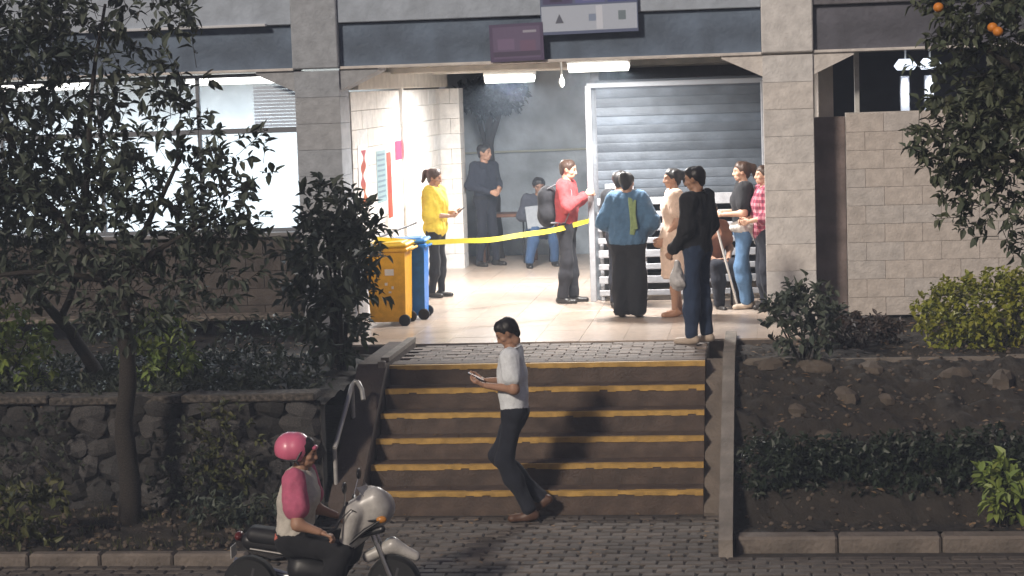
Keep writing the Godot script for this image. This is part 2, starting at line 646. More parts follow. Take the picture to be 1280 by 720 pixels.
	# landing of pavers at the head of the stairs
	var ld := base("landing", Vector3(0, T, 0), 0, "", "", "", "structure")
	b = MB.new()
	b.box(Vector3(-2.04, -0.62, -19.22), Vector3(2.955, 1.2, 1.24), 0.0)
	part("landing_base", b.mesh(), mat("landing_joint", Color(0.13, 0.115, 0.10), 0.95, "grime", 2.0), ld)
	var lp := tones("landing_paver", Color(0.215, 0.175, 0.15), 0.75, "grime", 1.7, 0.7, 0.2)
	var shapes := [bx(Vector3(0.207, 0.06, 0.114), 0.005), bx(Vector3(0.204, 0.06, 0.112), 0.007)]
	for j in 10:
		for i in 14 - j % 2:
			var x := -3.415 + i * 0.2108 + (0.105 if j % 2 else 0.0) + rng.randf_range(-0.003, 0.003)
			var o := part("paver", shapes[rng.randi() % 2], lp[rng.randi() % 4], ld, Vector3(x, -0.03 + rng.randf_range(-0.004, 0.003), -18.655 - j * 0.1172))
			o.rotation.y = rng.randf_range(-0.012, 0.012)

func banks() -> void:
	var soil := mat("soil", Color(0.105, 0.080, 0.060), 0.95, "grime", 1.3, 1.2)
	var left_soil := mat("bed_soil", Color(0.035, 0.028, 0.022), 0.95, "grime", 1.7, 1.2)
	var bd := part("planting_bed", sheet(-10.5, -3.8, -21.5, -16.72, 50, 36, bed_height), left_soil)
	tag(bd, "", "", "", "structure")
	var sp := part("soil_strip", sheet(-10.5, -3.8, -16.8, -15.2, 50, 16, strip_height), left_soil)
	tag(sp, "", "", "", "structure")
	var bk := part("bank", sheet(-0.31, 4.6, -21.9, -15.7, 70, 90, bank_height), left_soil)
	tag(bk, "", "", "", "structure")
	# earth lumps, fallen leaves and tufts
	var b := MB.new()
	b.ball(Vector3.ZERO, Vector3(0.03, 0.02, 0.026), Basis(), 6, 4, 0.5, wrinkle)
	var pl := []
	for i in 900:
		var x := rng.randf_range(-0.25, 3.2)
		var z := rng.randf_range(-19.4, -15.8)
		pl.append(Transform3D(Basis.from_euler(Vector3(rng.randf() * 6, rng.randf() * 6, 0)).scaled(Vector3.ONE * rng.randf_range(0.15, 0.9)), Vector3(x, bank_height(x, z), z)))
	for i in 500:
		var x := rng.randf_range(-8.0, -4.0)
		var z := rng.randf_range(-16.6, -15.3)
		pl.append(Transform3D(Basis.from_euler(Vector3(rng.randf() * 6, rng.randf() * 6, 0)).scaled(Vector3.ONE * rng.randf_range(0.3, 1.3)), Vector3(x, strip_height(x, z), z)))
	scatter("earth_lumps", [b.mesh()], mat("lump", Color(0.10, 0.078, 0.06), 0.95), pl, self, "loose lumps of dry earth over the banks", "earth")
	b = MB.new()
	b.quad(Vector3(-0.03, 0, 0), Vector3(0, 0.006, 0.015), Vector3(0.03, 0.003, 0), Vector3(0, 0.008, -0.015))
	pl = []
	for i in 700:
		var x := rng.randf_range(-0.25, 3.2)
		var z := rng.randf_range(-21.5, -15.8)
		pl.append(Transform3D(Basis.from_euler(Vector3(rng.randf_range(-0.3, 0.3), rng.randf() * 6, rng.randf_range(-0.3, 0.3))).scaled(Vector3.ONE * rng.randf_range(0.6, 1.4)), Vector3(x, bank_height(x, z) + 0.012, z)))
	for i in 700:
		var x := rng.randf_range(-8.0, -4.0)
		var z := rng.randf_range(-21.0, -15.3)
		var y := strip_height(x, z) if z > -16.7 else bed_height(x, z)
		pl.append(Transform3D(Basis.from_euler(Vector3(rng.randf_range(-0.3, 0.3), rng.randf() * 6, rng.randf_range(-0.3, 0.3))).scaled(Vector3.ONE * rng.randf_range(0.6, 1.4)), Vector3(x, y + 0.012, z)))
	scatter("fallen_leaves", [b.mesh()], mat("dry_leaf", Color(0.20, 0.13, 0.07), 0.8), pl, self, "dry fallen leaves lying over the planting beds", "leaves")
	pl = []
	for i in 130:
		var x := rng.randf_range(-4.0, -0.5)
		var z := rng.randf_range(-16.9, -14.9)
		pl.append(Transform3D(Basis.from_euler(Vector3(rng.randf_range(-0.2, 0.2), rng.randf() * 6, rng.randf_range(-0.2, 0.2))).scaled(Vector3.ONE * rng.randf_range(0.4, 1.1)), Vector3(x, 0.008, z)))
	for i in 60:
		var k := rng.randi() % 6
		pl.append(Transform3D(Basis.from_euler(Vector3(0, rng.randf() * 6, 0)).scaled(Vector3.ONE * rng.randf_range(0.4, 0.9)), Vector3(rng.randf_range(-3.45, -0.6), T * (6 - k) / 6.0 + 0.014, -18.3 + 0.27 * k - rng.randf_range(0.06, 0.22))))
	scatter("path_litter", [b.mesh()], mat("dry_leaf"), pl, self, "small dry leaves littered over the path and the steps", "leaves")
	# retaining wall of rough stones
	var w := base("stone_retaining_wall", Vector3(-3.85, 0, -16.72), 0, "dark rough stone retaining wall left of the stairs with a thin concrete cap", "retaining wall")
	b = MB.new()
	b.box(Vector3(-3.3, 0.5, -0.13), Vector3(6.6, 1.1, 0.16), 0.0)
	part("mortar", b.mesh(), mat("mortar", Color(0.05, 0.045, 0.042), 0.95, "grime", 2.0, 0.8), w)
	var st := tones("wall_stone", Color(0.082, 0.076, 0.074), 0.9, "worn", 3.4, 1.4, 0.5, 6)
	var sh := []
	for k in 7:
		b = MB.new()
		b.ball(Vector3(k * 3.1, 0, 0), Vector3(rng.randf_range(0.14, 0.19), rng.randf_range(0.095, 0.13), 0.10), Basis(), 9, 6, 0.55, wrinkle)
		for i in b.v.size():
			b.v[i] -= Vector3(k * 3.1, 0, 0)
		sh.append(b.mesh())
	for j in 6:
		var x := -0.02
		while x > -5.2:
			var sx := rng.randf_range(0.75, 1.35)
			x -= 0.135 * sx
			var o := part("stone", sh[rng.randi() % 7], st[rng.randi() % 6], w, Vector3(x, 0.10 + j * 0.18 + rng.randf_range(-0.035, 0.035), -0.06 + rng.randf_range(-0.02, 0.02)))
			o.scale = Vector3(sx, rng.randf_range(0.85, 1.2), rng.randf_range(0.8, 1.2))
			o.rotation = Vector3(rng.randf_range(-0.2, 0.2), rng.randf_range(-0.3, 0.3), rng.randf_range(-0.45, 0.45))
			x -= 0.135 * sx
	for i in 5:
		part("cap_stone", bx(Vector3(1.19, 0.07, 0.26), 0.012), mat("wall_cap", Color(0.13, 0.112, 0.096), 0.9, "worn", 1.5, 1.2), w, Vector3(-0.62 - i * 1.2, 1.095 + rng.randf_range(-0.012, 0.008), -0.08 + rng.randf_range(-0.015, 0.01))).rotation = Vector3(rng.randf_range(-0.04, 0.04), rng.randf_range(-0.012, 0.012), rng.randf_range(-0.008, 0.008))
	# rocks on the right bank
	var where := ["small rock nearest the low wall at the top of the bank", "rock at the top of the bank under the small dark shrub", "rock right of the small dark shrub on the bank crest", "half-buried rock on the left of the earth bank", "half-buried rock in the middle of the earth bank", "smallest rock low in the middle of the earth bank", "rock below the yellow-green hedge", "largest rock under the yellow-green hedge", "rock just above the dark low hedge"]
	var spots := [[0.05, -18.45, 0.9], [0.42, -18.42, 1.1], [0.95, -18.4, 1.0], [0.25, -17.6, 0.8], [0.7, -17.9, 1.0], [1.05, -17.7, 0.7], [1.7, -18.2, 0.9], [2.1, -18.1, 1.2], [0.5, -17.2, 0.7]]
	for i in spots.size():
		var q: Array = spots[i]
		var o := part("rock", sh[rng.randi() % 7], mat("bank_rock", Color(0.115, 0.092, 0.072), 0.9, "grime", 2.0, 1.0), null, Vector3(q[0], bank_height(q[0], q[1]) - 0.01, q[1]))
		o.scale = Vector3(q[2], q[2] * 0.8, q[2])
		o.rotation.y = rng.randf() * 6.0
		tag(o, where[i], "rock", "rocks on the right bank")
	# the thin pale ledge along the crest of the bank
	var lg := base("bed_edging", Vector3(-0.25, 0, -18.62), 0, "low pale earth-stained edging along the crest of the right bank", "edging")
	for i in 4:
		part("edging_stone", bx(Vector3(0.78, 0.14, 0.12), 0.03), mat("edging", Color(0.2, 0.17, 0.14), 0.9, "grime", 1.8, 1.0), lg, Vector3(0.42 + i * 0.8, 1.02 + rng.randf_range(-0.012, 0.012), 0))

# ---------------------------------------------------------------- the building
func courses(parent: Node, x0: float, x1: float, y0: float, y1: float, z: float, bw: float, bh: float, dep: float, tn: Array, gap := 0.006, along_z := false) -> void:
	var rows := int(round((y1 - y0) / bh))
	var h := (y1 - y0) / rows
	var sh := {}
	for j in rows:
		var x := x0
		var first := true
		while x < x1 - 0.02:
			var w := bw * 0.5 if first and j % 2 else bw
			first = false
			if x + w > x1 - 0.06:
				w = x1 - x
			var key := snappedf(w, 0.005)
			if not sh.has(key):
				sh[key] = bx(Vector3(dep, h - gap, w - gap) if along_z else Vector3(w - gap, h - gap, dep), 0.003)
			var out := rng.randf_range(-0.003, 0.003)
			var p := Vector3(z + out, y0 + h * (j + 0.5), x + w / 2) if along_z else Vector3(x + w / 2, y0 + h * (j + 0.5), z + out)
			part("block", sh[key], tn[rng.randi() % tn.size()], parent, p)
			x += w

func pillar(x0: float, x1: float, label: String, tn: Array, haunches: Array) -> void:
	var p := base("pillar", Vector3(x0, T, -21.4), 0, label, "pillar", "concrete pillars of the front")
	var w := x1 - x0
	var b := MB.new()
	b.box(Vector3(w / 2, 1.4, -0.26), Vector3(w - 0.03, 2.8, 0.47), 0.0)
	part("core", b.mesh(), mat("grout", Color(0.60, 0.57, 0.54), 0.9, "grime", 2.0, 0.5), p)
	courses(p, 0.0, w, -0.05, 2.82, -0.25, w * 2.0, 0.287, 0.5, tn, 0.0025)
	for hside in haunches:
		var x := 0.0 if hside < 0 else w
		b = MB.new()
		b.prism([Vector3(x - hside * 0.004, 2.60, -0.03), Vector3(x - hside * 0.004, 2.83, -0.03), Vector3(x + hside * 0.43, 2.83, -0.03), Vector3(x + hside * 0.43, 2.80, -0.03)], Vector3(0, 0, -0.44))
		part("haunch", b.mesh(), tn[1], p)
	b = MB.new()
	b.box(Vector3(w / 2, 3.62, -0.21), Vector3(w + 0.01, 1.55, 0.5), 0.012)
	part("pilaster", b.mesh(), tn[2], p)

func building() -> void:
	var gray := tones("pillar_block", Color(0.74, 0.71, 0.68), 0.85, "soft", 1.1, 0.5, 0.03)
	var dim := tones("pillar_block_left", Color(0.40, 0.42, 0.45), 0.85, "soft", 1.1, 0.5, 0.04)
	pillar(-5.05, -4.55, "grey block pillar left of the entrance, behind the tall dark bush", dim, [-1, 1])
	pillar(0.02, 0.55, "pale block pillar at the right edge of the lit entrance", gray, [-1, 1])
	# beam of the front, in bays between the pilasters: dark recessed panels, lighter band over them
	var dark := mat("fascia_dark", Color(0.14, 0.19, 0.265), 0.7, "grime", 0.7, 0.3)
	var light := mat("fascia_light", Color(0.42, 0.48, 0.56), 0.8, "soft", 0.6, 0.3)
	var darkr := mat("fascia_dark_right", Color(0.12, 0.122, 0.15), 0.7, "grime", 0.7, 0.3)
	var dlab := ["dark blue fascia beam over the bright windows at the left", "dark fascia beam with two posters over the entrance", "dark grey fascia beam right of the pale pillar, behind the tree"]
	var xs := [[-10.5, -5.055], [-4.545, 0.015], [0.555, 6.0]]
	for i in 3:
		var x0: float = xs[i][0]
		var x1: float = xs[i][1]
		var f := base("fascia_beam", Vector3((x0 + x1) / 2, T, -21.4), 0, dlab[i], "beam", "fascia beams of the front")
		var b := MB.new()
		b.box(Vector3(0, 3.08, -0.25), Vector3(x1 - x0, 0.48, 0.38), 0.006)
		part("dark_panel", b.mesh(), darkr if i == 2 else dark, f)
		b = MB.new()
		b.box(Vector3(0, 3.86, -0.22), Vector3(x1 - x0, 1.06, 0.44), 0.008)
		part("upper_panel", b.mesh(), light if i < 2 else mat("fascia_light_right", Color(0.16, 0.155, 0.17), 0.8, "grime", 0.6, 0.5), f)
		b = MB.new()
		b.box(Vector3(0, 2.845, -0.20), Vector3(x1 - x0, 0.03, 0.40), 0.004)
		part("soffit_edge", b.mesh(), gray[1], f)
		if i == 0:
			b = MB.new()
			b.box(Vector3(1.4, 3.335, 0.03), Vector3(2.1, 0.03, 0.07), 0.005)
			part("light_ledge", b.mesh(), mat("ledge_metal", Color(0.6, 0.62, 0.65), 0.35), f)
	# roof slab and ceiling above hall and side rooms
	var con := mat("ceiling_paint", Color(0.62, 0.59, 0.54), 0.9, "soft", 0.8)
	var b := MB.new()
	b.box(Vector3(-2.3, T + 2.96, -26.3), Vector3(18.0, 0.2, 9.4), 0.0)
	var c := part("ceiling", b.mesh(), con)
	c.set_meta("kind", "structure")
	# ceiling beams across the hall
	for z in [-24.0, -27.0]:
		b = MB.new()
		b.box(Vector3.ZERO, Vector3(4.4, 0.08, 0.22), 0.01)
		var o := part("ceiling_beam", b.mesh(), mat("beam_cream", Color(0.6, 0.56, 0.5), 0.85, "soft", 1.0), null, Vector3(-2.33, T + 2.815, z))
		tag(o, "cream ceiling beam across the hall " + ("just behind the front lamp" if z > -25 else "behind the rear lamp"), "beam", "ceiling beams of the hall")
	# wall of the right-hand side: pale blocks under a dark opening
	var rw := base("garden_wall", Vector3(0.9, T, -21.8), 0, "pale block wall right of the pillar, under the dark corridor opening", "wall")
	b = MB.new()
	b.box(Vector3(2.55, 1.08, -0.13), Vector3(5.1, 2.2, 0.16), 0.0)
	part("core", b.mesh(), mat("grout"), rw)
	courses(rw, 0.0, 3.2, -0.02, 2.17, -0.1, 0.40, 0.2, 0.2, tones("wall_block", Color(0.60, 0.55, 0.51), 0.85, "soft", 1.3, 0.6, 0.03), 0.0025)
	b = MB.new()
	b.box(Vector3(4.15, 1.08, -0.1), Vector3(1.9, 2.2, 0.2), 0.0)
	part("plain_end", b.mesh(), mat("wall_block1"), rw)
	b = MB.new()
	b.box(Vector3.ZERO, Vector3(0.345, 2.16, 0.2), 0.005)
	var rec := part("wall_recess", b.mesh(), mat("recess_brown", Color(0.22, 0.175, 0.165), 0.85, "grime", 1.0, 0.5), null, Vector3(0.725, T + 1.06, -22.02))
	tag(rec, "brownish narrow wall set back between the pillar and the pale block wall", "wall")
	b = MB.new()
	b.box(Vector3.ZERO, Vector3(0.055, 0.75, 0.055), 0.005)
	var po := part("white_post", b.mesh(), mat("white_paint", Color(0.62, 0.62, 0.6), 0.5, "soft", 2.0), null, Vector3(1.03, T + 2.5, -21.98))
	tag(po, "thin white post standing on the right wall in the dark opening", "post")
	# corridor behind the right wall: back wall, two lamps over pale columns
	b = MB.new()
	b.box(Vector3(3.4, T + 1.5, -26.0), Vector3(5.6, 3.0, 0.2), 0.0)
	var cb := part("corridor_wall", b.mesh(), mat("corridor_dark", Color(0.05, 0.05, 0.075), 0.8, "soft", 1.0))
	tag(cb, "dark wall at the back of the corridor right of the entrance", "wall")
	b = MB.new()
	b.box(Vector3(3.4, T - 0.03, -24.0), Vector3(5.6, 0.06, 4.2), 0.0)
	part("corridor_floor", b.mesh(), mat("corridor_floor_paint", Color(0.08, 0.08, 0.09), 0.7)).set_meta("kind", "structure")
	for i in 2:
		var x: float = [1.70, 1.985][i]
		var col := part("corridor_column", bx(Vector3(0.11, 2.55, 0.11), 0.01), mat("column_white", Color(0.5, 0.5, 0.53), 0.7, "soft", 1.0), null, Vector3(x + 0.0, T + 1.275, -24.28))
		tag(col, ["pale slim column under the left lamp of the dark corridor", "pale slim column under the right lamp of the dark corridor, half behind leaves"][i], "column", "pale columns in the corridor")
		var la := base("corridor_lamp", Vector3(x, T + 2.72, -24.1), 0, ["small bright lamp over the left pale column in the dark corridor", "small bright lamp over the right pale column, half behind leaves"][i], "lamp", "lamps in the corridor")
		b = MB.new()
		b.prism([Vector3(-0.13, -0.05, 0.09), Vector3(0.13, -0.05, 0.09), Vector3(0.09, -0.1, 0.09), Vector3(-0.09, -0.1, 0.09)], Vector3(0, 0, -0.18))
		b.prism([Vector3(-0.13, -0.048, 0.09), Vector3(0.13, -0.048, 0.09), Vector3(0.07, 0.03, 0.09), Vector3(-0.07, 0.03, 0.09)], Vector3(0, 0, -0.18))
		part("lamp_diffuser", b.mesh(), glow("corridor_glow", Color(0.9, 0.94, 1.0), 1.0), la)
		part("lamp_rod", tb([Vector3(0, 0.03, 0), Vector3(0, 0.14, 0)], [0.012], 6), mat("white_paint"), la)
		var l := SpotLight3D.new()
		l.name = "lamp_light"
		l.light_color = Color(0.93, 0.96, 1.0)
		l.light_energy = 1.6
		l.light_size = 0.08
		l.spot_angle = 35
		l.spot_range = 8
		l.spot_attenuation = 2
		l.shadow_enabled = true
		l.rotation_degrees = Vector3(-90, 0, 0)
		l.position = Vector3(0, -0.125, -0.05)
		la.add_child(l)
	# left bay: parapet, windows, and a brightly lit room behind
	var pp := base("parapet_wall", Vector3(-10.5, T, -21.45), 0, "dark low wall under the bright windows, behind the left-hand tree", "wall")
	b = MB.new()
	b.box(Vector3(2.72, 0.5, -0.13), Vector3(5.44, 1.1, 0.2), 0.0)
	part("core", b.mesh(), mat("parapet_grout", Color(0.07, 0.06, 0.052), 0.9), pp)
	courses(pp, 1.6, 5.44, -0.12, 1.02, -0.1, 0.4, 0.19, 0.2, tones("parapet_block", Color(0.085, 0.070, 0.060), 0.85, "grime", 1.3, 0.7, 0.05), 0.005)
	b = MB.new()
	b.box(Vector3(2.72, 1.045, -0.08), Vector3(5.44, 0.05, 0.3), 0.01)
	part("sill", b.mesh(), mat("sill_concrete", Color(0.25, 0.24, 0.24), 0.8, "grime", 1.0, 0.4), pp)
	b = MB.new()
	b.box(Vector3(2.72, 0.16, 0.2), Vector3(5.3, 0.05, 0.34), 0.01)
	part("bench_slab", b.mesh(), mat("bench", Color(0.3, 0.25, 0.2), 0.8, "worn", 1.0, 0.6), pp)
	var frame := mat("window_frame", Color(0.16, 0.17, 0.19), 0.5)
	var pane := StandardMaterial3D.new()
	pane.resource_name = "window_glass"
	pane.transparency = BaseMaterial3D.TRANSPARENCY_ALPHA
	pane.albedo_color = Color(0.9, 0.95, 1.0, 0.08)
	pane.roughness = 0.05
	var names := ["leftmost bright window, behind the dense tree crown", "second bright window from the left, behind the tree crown", "third bright window from the left, behind leaves", "bright window next to the left pillar, mostly clear of leaves"]
	for i in 4:
		var x := -9.6 + i * 1.14
		var wn := base("window", Vector3(x, T + 1.07, -21.55), 0, names[i], "window", "bright windows of the left bay")
		b = MB.new()
		for q in [[0.57, 0.02, 1.14, 0.04], [0.57, 1.12, 1.14, 0.06], [0.57, 1.73, 1.14, 0.04]]:
			b.box(Vector3(q[0], q[1], 0), Vector3(q[2], q[3], 0.05), 0.004)
		part("frame", b.mesh(), frame, wn)
		b = MB.new()
		b.box(Vector3(0.0, 0.88, 0.0), Vector3(0.04, 1.7, 0.054), 0.004)
		part("mullion", b.mesh(), frame, wn)
		b = MB.new()
		b.box(Vector3(0.57, 0.565, 0), Vector3(1.10, 1.04, 0.006), 0.0)
		part("pane", b.mesh(), pane, wn)
		b = MB.new()
		b.box(Vector3(0.57, 1.43, 0), Vector3(1.10, 0.55, 0.006), 0.0)
		part("pane", b.mesh(), pane, wn)
		if i == 3:
			b = MB.new()
			for k in 12:
				b.box(Vector3(0.86, 1.17 + k * 0.038, -0.08), Vector3(0.5, 0.028, 0.012), 0.0)
			part("blind", b.mesh(), mat("blind_grey", Color(0.60, 0.64, 0.72), 0.7), wn)
	var room := mat("room_white", Color(0.82, 0.81, 0.8), 0.9, "soft", 0.6)
	for q in [["room_back_wall", Vector3(-7.5, T + 1.4, -25.0), Vector3(6.0, 3.0, 0.1), "white back wall of the bright room behind the left windows"], ["room_end_wall", Vector3(-10.4, T + 1.4, -23.3), Vector3(0.1, 3.0, 3.4), "white end wall of the bright room, behind the tree crown"]]:
		b = MB.new()
		b.box(Vector3.ZERO, q[2], 0.0)
		var o := part(q[0], b.mesh(), room, null, q[1])
		tag(o, q[3], "wall")
	b = MB.new()
	b.box(Vector3(-7.5, T - 0.03, -23.3), Vector3(6.0, 0.06, 3.5), 0.0)
	part("room_floor", b.mesh(), mat("room_floor_tile", Color(0.5, 0.48, 0.45), 0.5, "soft", 1.0)).set_meta("kind", "structure")
	for i in 2:
		hall_lamp(Vector3(-6.2 - i * 2.4, T + 2.84, -23.2), 1.2, 9.0, ["ceiling lamp of the bright room, above the window by the left pillar", "ceiling lamp of the bright room, above the leftmost windows"][i], Color(0.88, 0.95, 1.0))

func hall_lamp(at: Vector3, length: float, energy: float, label: String, tint := Color(1.0, 0.985, 0.965)) -> void:
	var la := base("ceiling_lamp", at, 0, label, "lamp", "ceiling lamps")
	var b := MB.new()
	b.box(Vector3(0, -0.012, 0), Vector3(length, 0.05, 0.2), 0.01)
	part("lamp_housing", b.mesh(), mat("lamp_white", Color(0.75, 0.75, 0.73), 0.5), la)
	b = MB.new()
	var prof := []
	for k in 9:
		var a := PI * k / 8
		prof.append(Vector3(0, -0.04 - 0.085 * pow(sin(a), 0.6), -0.115 * cos(a)))
	for k in 8:
		b.quad(prof[k] + Vector3(-length * 0.47, 0, 0), prof[k + 1] + Vector3(-length * 0.47, 0, 0), prof[k + 1] + Vector3(length * 0.47, 0, 0), prof[k] + Vector3(length * 0.47, 0, 0), Vector3(0, -1, 0) if k > 0 and k < 7 else Vector3(0, -0.3, -1 if k == 0 else 1))
	for sx in [-1.0, 1.0]:
		var tip := Vector3(sx * length * 0.5, -0.07, 0)
		for k in 8:
			var x := Vector3(sx * length * 0.47, 0, 0)
			var nn := Vector3(sx, -0.4, 0).normalized()
			b.tri(prof[k] + x, prof[k + 1] + x, tip, nn, nn, nn)
	part("lamp_diffuser", b.mesh(), glow("lamp_glow", Color(1.0, 0.985, 0.95), 2.6), la)
	var l := AreaLight3D.new()
	l.name = "lamp_light"
	l.area_size = Vector2(length * 0.94, 0.2)
	l.light_color = tint
	l.light_energy = energy
	l.area_range = 16.0
	l.area_attenuation = 2.0
	l.shadow_enabled = true
	l.rotation_degrees = Vector3(-90, 0, 0)
	l.position = Vector3(0, -0.135, 0)
	la.add_child(l)

# ---------------------------------------------------------------- the lit hall
func picture(w: int, h: int, draw: Callable) -> ImageTexture:
	var im := Image.create(w, h, false, Image.FORMAT_RGB8)
	draw.call(im)
	return ImageTexture.create_from_image(im)

func paper(key: String, w: int, h: int, rough: float, draw: Callable) -> StandardMaterial3D:
	var m := StandardMaterial3D.new()
	m.resource_name = key
	m.roughness = rough
	m.albedo_texture = picture(w, h, draw)
	return m

func sheet_card(called: String, s: Vector2, thick: float, m: Material, back: Material, parent: Node, at: Vector3, b := Basis()) -> void:
	# a thin board: its body and its printed face
	var body := MB.new()
	body.box(Vector3(0, 0, -thick / 2 - 0.001), Vector3(s.x, s.y, thick), 0.0)
	var o := part("board", body.mesh(), back, parent, at)
	o.basis = b
	var f := MB.new()
	f.quad(Vector3(-s.x / 2, -s.y / 2, 0.0015), Vector3(s.x / 2, -s.y / 2, 0.0015), Vector3(s.x / 2, s.y / 2, 0.0015), Vector3(-s.x / 2, s.y / 2, 0.0015), Vector3(0, 0, 1))
	var p := part(called, f.mesh(), m, parent, at)
	p.basis = b

func hall() -> void:
	# floor tiles
	var fl := base("hall_floor", Vector3(0, T, 0), 0, "", "", "", "structure")
	var b := MB.new()
	b.box(Vector3(-2.0, -0.31, -25.2), Vector3(5.3, 0.6, 10.7), 0.0)
	part("screed", b.mesh(), mat("screed", Color(0.16, 0.13, 0.11), 0.9, "mottle", 1.0), fl)
	var tn := tones("floor_tile", Color(0.47, 0.385, 0.32), 0.28, "soft", 1.6, 0.06, 0.03, 5)
	var sh := bx(Vector3(0.4455, 0.03, 0.4455), 0.002)
	for j in 23:
		for i in 11:
			part("tile", sh, tn[rng.randi() % 5], fl, Vector3(-4.335 + i * 0.447, -0.0105 + rng.randf_range(-0.001, 0.001), -20.10 - j * 0.447))
	# side wall of white blocks with its pilaster
	var hw := base("hall_side_wall", Vector3(-4.66, T, -28.25), 0, "white block side wall of the hall, behind the woman in yellow", "wall")
	var wt := tones("white_block", Color(0.80, 0.78, 0.75), 0.75, "soft", 1.1, 0.3, 0.02)
	b = MB.new()
	b.box(Vector3(-0.03, 1.28, 3.2), Vector3(0.2, 2.60, 6.3), 0.0)
	part("core", b.mesh(), mat("white_grout", Color(0.72, 0.70, 0.67), 0.9), hw)
	courses(hw, 0.15, 6.33, 0.0, 2.58, 0.02, 0.62, 0.215, 0.2, wt, 0.004, true)
	courses(hw, 0.09, 0.40, 0.0, 2.58, -0.10, 0.35, 0.215, 0.4, wt, 0.004, false)
	b = MB.new()
	b.box(Vector3(0.09, 2.70, 3.15), Vector3(0.26, 0.2, 6.4), 0.01)
	part("top_beam", b.mesh(), mat("beam_cream"), hw)
	for q in [["hall_back_wall", Vector3(-3.3, T + 1.45, -30.4), Vector3(3.0, 3.0, 0.16), Color(0.56, 0.63, 0.70), "grey-blue back wall of the hall behind the people"], ["hall_left_end", Vector3(-5.0, T + 1.45, -29.4), Vector3(0.2, 3.0, 2.0), Color(0.3, 0.3, 0.3), "grey end wall at the back left corner of the hall"], ["hall_right_wall", Vector3(0.70, T + 1.45, -26.2), Vector3(0.16, 3.0, 8.3), Color(0.55, 0.5, 0.45), "pale right side wall of the hall behind the pillar"], ["partition_wall", Vector3(-1.95, T + 1.45, -27.0), Vector3(0.1, 3.0, 6.7), Color(0.25, 0.27, 0.3), "grey partition wall running back from the gate post"], ["store_back_wall", Vector3(-0.6, T + 1.45, -27.0), Vector3(2.6, 3.0, 0.1), Color(0.1, 0.1, 0.11), "dark back wall of the space behind the gate"]]:
		b = MB.new()
		b.box(Vector3.ZERO, q[2], 0.0)
		var o := part(q[0], b.mesh(), mat(q[0] + "_paint", q[3], 0.85, "grime", 0.6, 0.3), null, q[1])
		tag(o, q[4], "wall")
	# rail along the back wall
	var rl := part("wall_rail", tb([Vector3(-4.6, 0, 0), Vector3(-2.0, 0.02, 0)], [0.018], 6), mat("rail_pale", Color(0.5, 0.52, 0.45), 0.5), null, Vector3(0, T + 1.58, -30.26))
	tag(rl, "thin pale rail along the grey-blue back wall", "rail")
	# lamps
	hall_lamp(Vector3(-1.79, T + 2.84, -22.3), 0.70, 15.5, "front ceiling lamp of the hall, above the gate post")
	hall_lamp(Vector3(-3.18, T + 2.755, -25.4), 0.66, 18.5, "rear ceiling lamp of the hall, nearer the white wall")
	# papers on the white wall
	var white := mat("card_white", Color(0.75, 0.75, 0.75), 0.7)
	var turn := Basis(Vector3.UP, PI / 2)
	var red := func(im: Image) -> void:
		im.fill(Color(0.93, 0.90, 0.88))
		for y in im.get_height():
			for x in im.get_width():
				var u := float(x) / im.get_width()
				var v := float(y) / im.get_height()
				if absf(u - 0.5 - 0.1 * sin(v * 9.0)) < 0.17 + 0.1 * sin(v * 23.0) and v > 0.08 and v < 0.95:
					im.set_pixel(x, y, Color(0.62, 0.16 + 0.16 * v, 0.15 + 0.1 * sin(v * 14.0)))
	var notice := func(im: Image) -> void:
		im.fill(Color(0.52, 0.62, 0.65))
		for k in 9:
			im.fill_rect(Rect2i(6, 8 + k * 13, 50, 5), Color(0.38, 0.46, 0.52))
	var red_m := paper("red_poster_print", 48, 96, 0.6, red)
	var spots := [["red_poster", Vector2(0.55, 0.72), Vector3(-4.535, 2.73, -22.45), red_m, "tall red and white poster on the white wall, nearest the pillar", "poster"], ["notice_board", Vector2(0.6, 0.62), Vector3(-4.535, 2.68, -23.55), paper("notice_print", 64, 128, 0.6, notice), "pale blue-green notice sheet on the white wall between the red posters", "notice"], ["orange_poster", Vector2(0.28, 0.8), Vector3(-4.535, 2.55, -24.05), paper("orange_print", 48, 96, 0.6, func(im: Image) -> void:
		im.fill(Color(0.70, 0.27, 0.20))
		im.fill_rect(Rect2i(10, 20, 26, 40), Color(0.60, 0.18, 0.15))), "narrow orange-red poster on the white wall beside the notice sheet", "poster"], ["pink_note", Vector2(0.5, 0.24), Vector3(-4.535, 2.95, -24.75), paper("pink_print", 16, 16, 0.6, func(im: Image) -> void:
		im.fill(Color(0.80, 0.18, 0.33))), "small pink note high on the white wall", "note"]]
	for q in spots:
		var o := base(q[0], q[2], 0, q[4], q[5])
		sheet_card("print", q[1], 0.008, q[3], white, o, Vector3.ZERO, turn)
	# two boards hung on the fascia
	var banner := func(im: Image) -> void:
		im.fill(Color(0.36, 0.40, 0.52))
		for k in 3:
			im.fill_rect(Rect2i(6 + k * 70, 0, 64, 44), [Color(0.30, 0.28, 0.42), Color(0.38, 0.40, 0.60), Color(0.27, 0.30, 0.55)][k])
			im.fill_rect(Rect2i(22 + k * 70, 6, 26, 34), [Color(0.22, 0.20, 0.30), Color(0.50, 0.50, 0.66), Color(0.22, 0.26, 0.44)][k])
		im.fill_rect(Rect2i(2, 48, 206, 50), Color(0.70, 0.74, 0.80))
		for y in 18:
			im.fill_rect(Rect2i(40 - y / 2, 64 + y, y + 1, 1), Color(0.36, 0.38, 0.44))
		im.fill_rect(Rect2i(104, 66, 18, 14), Color(0.52, 0.58, 0.68))
		im.fill_rect(Rect2i(168, 62, 16, 18), Color(0.44, 0.50, 0.54))
		im.fill_rect(Rect2i(120, 50, 14, 46), Color(0.80, 0.83, 0.88))
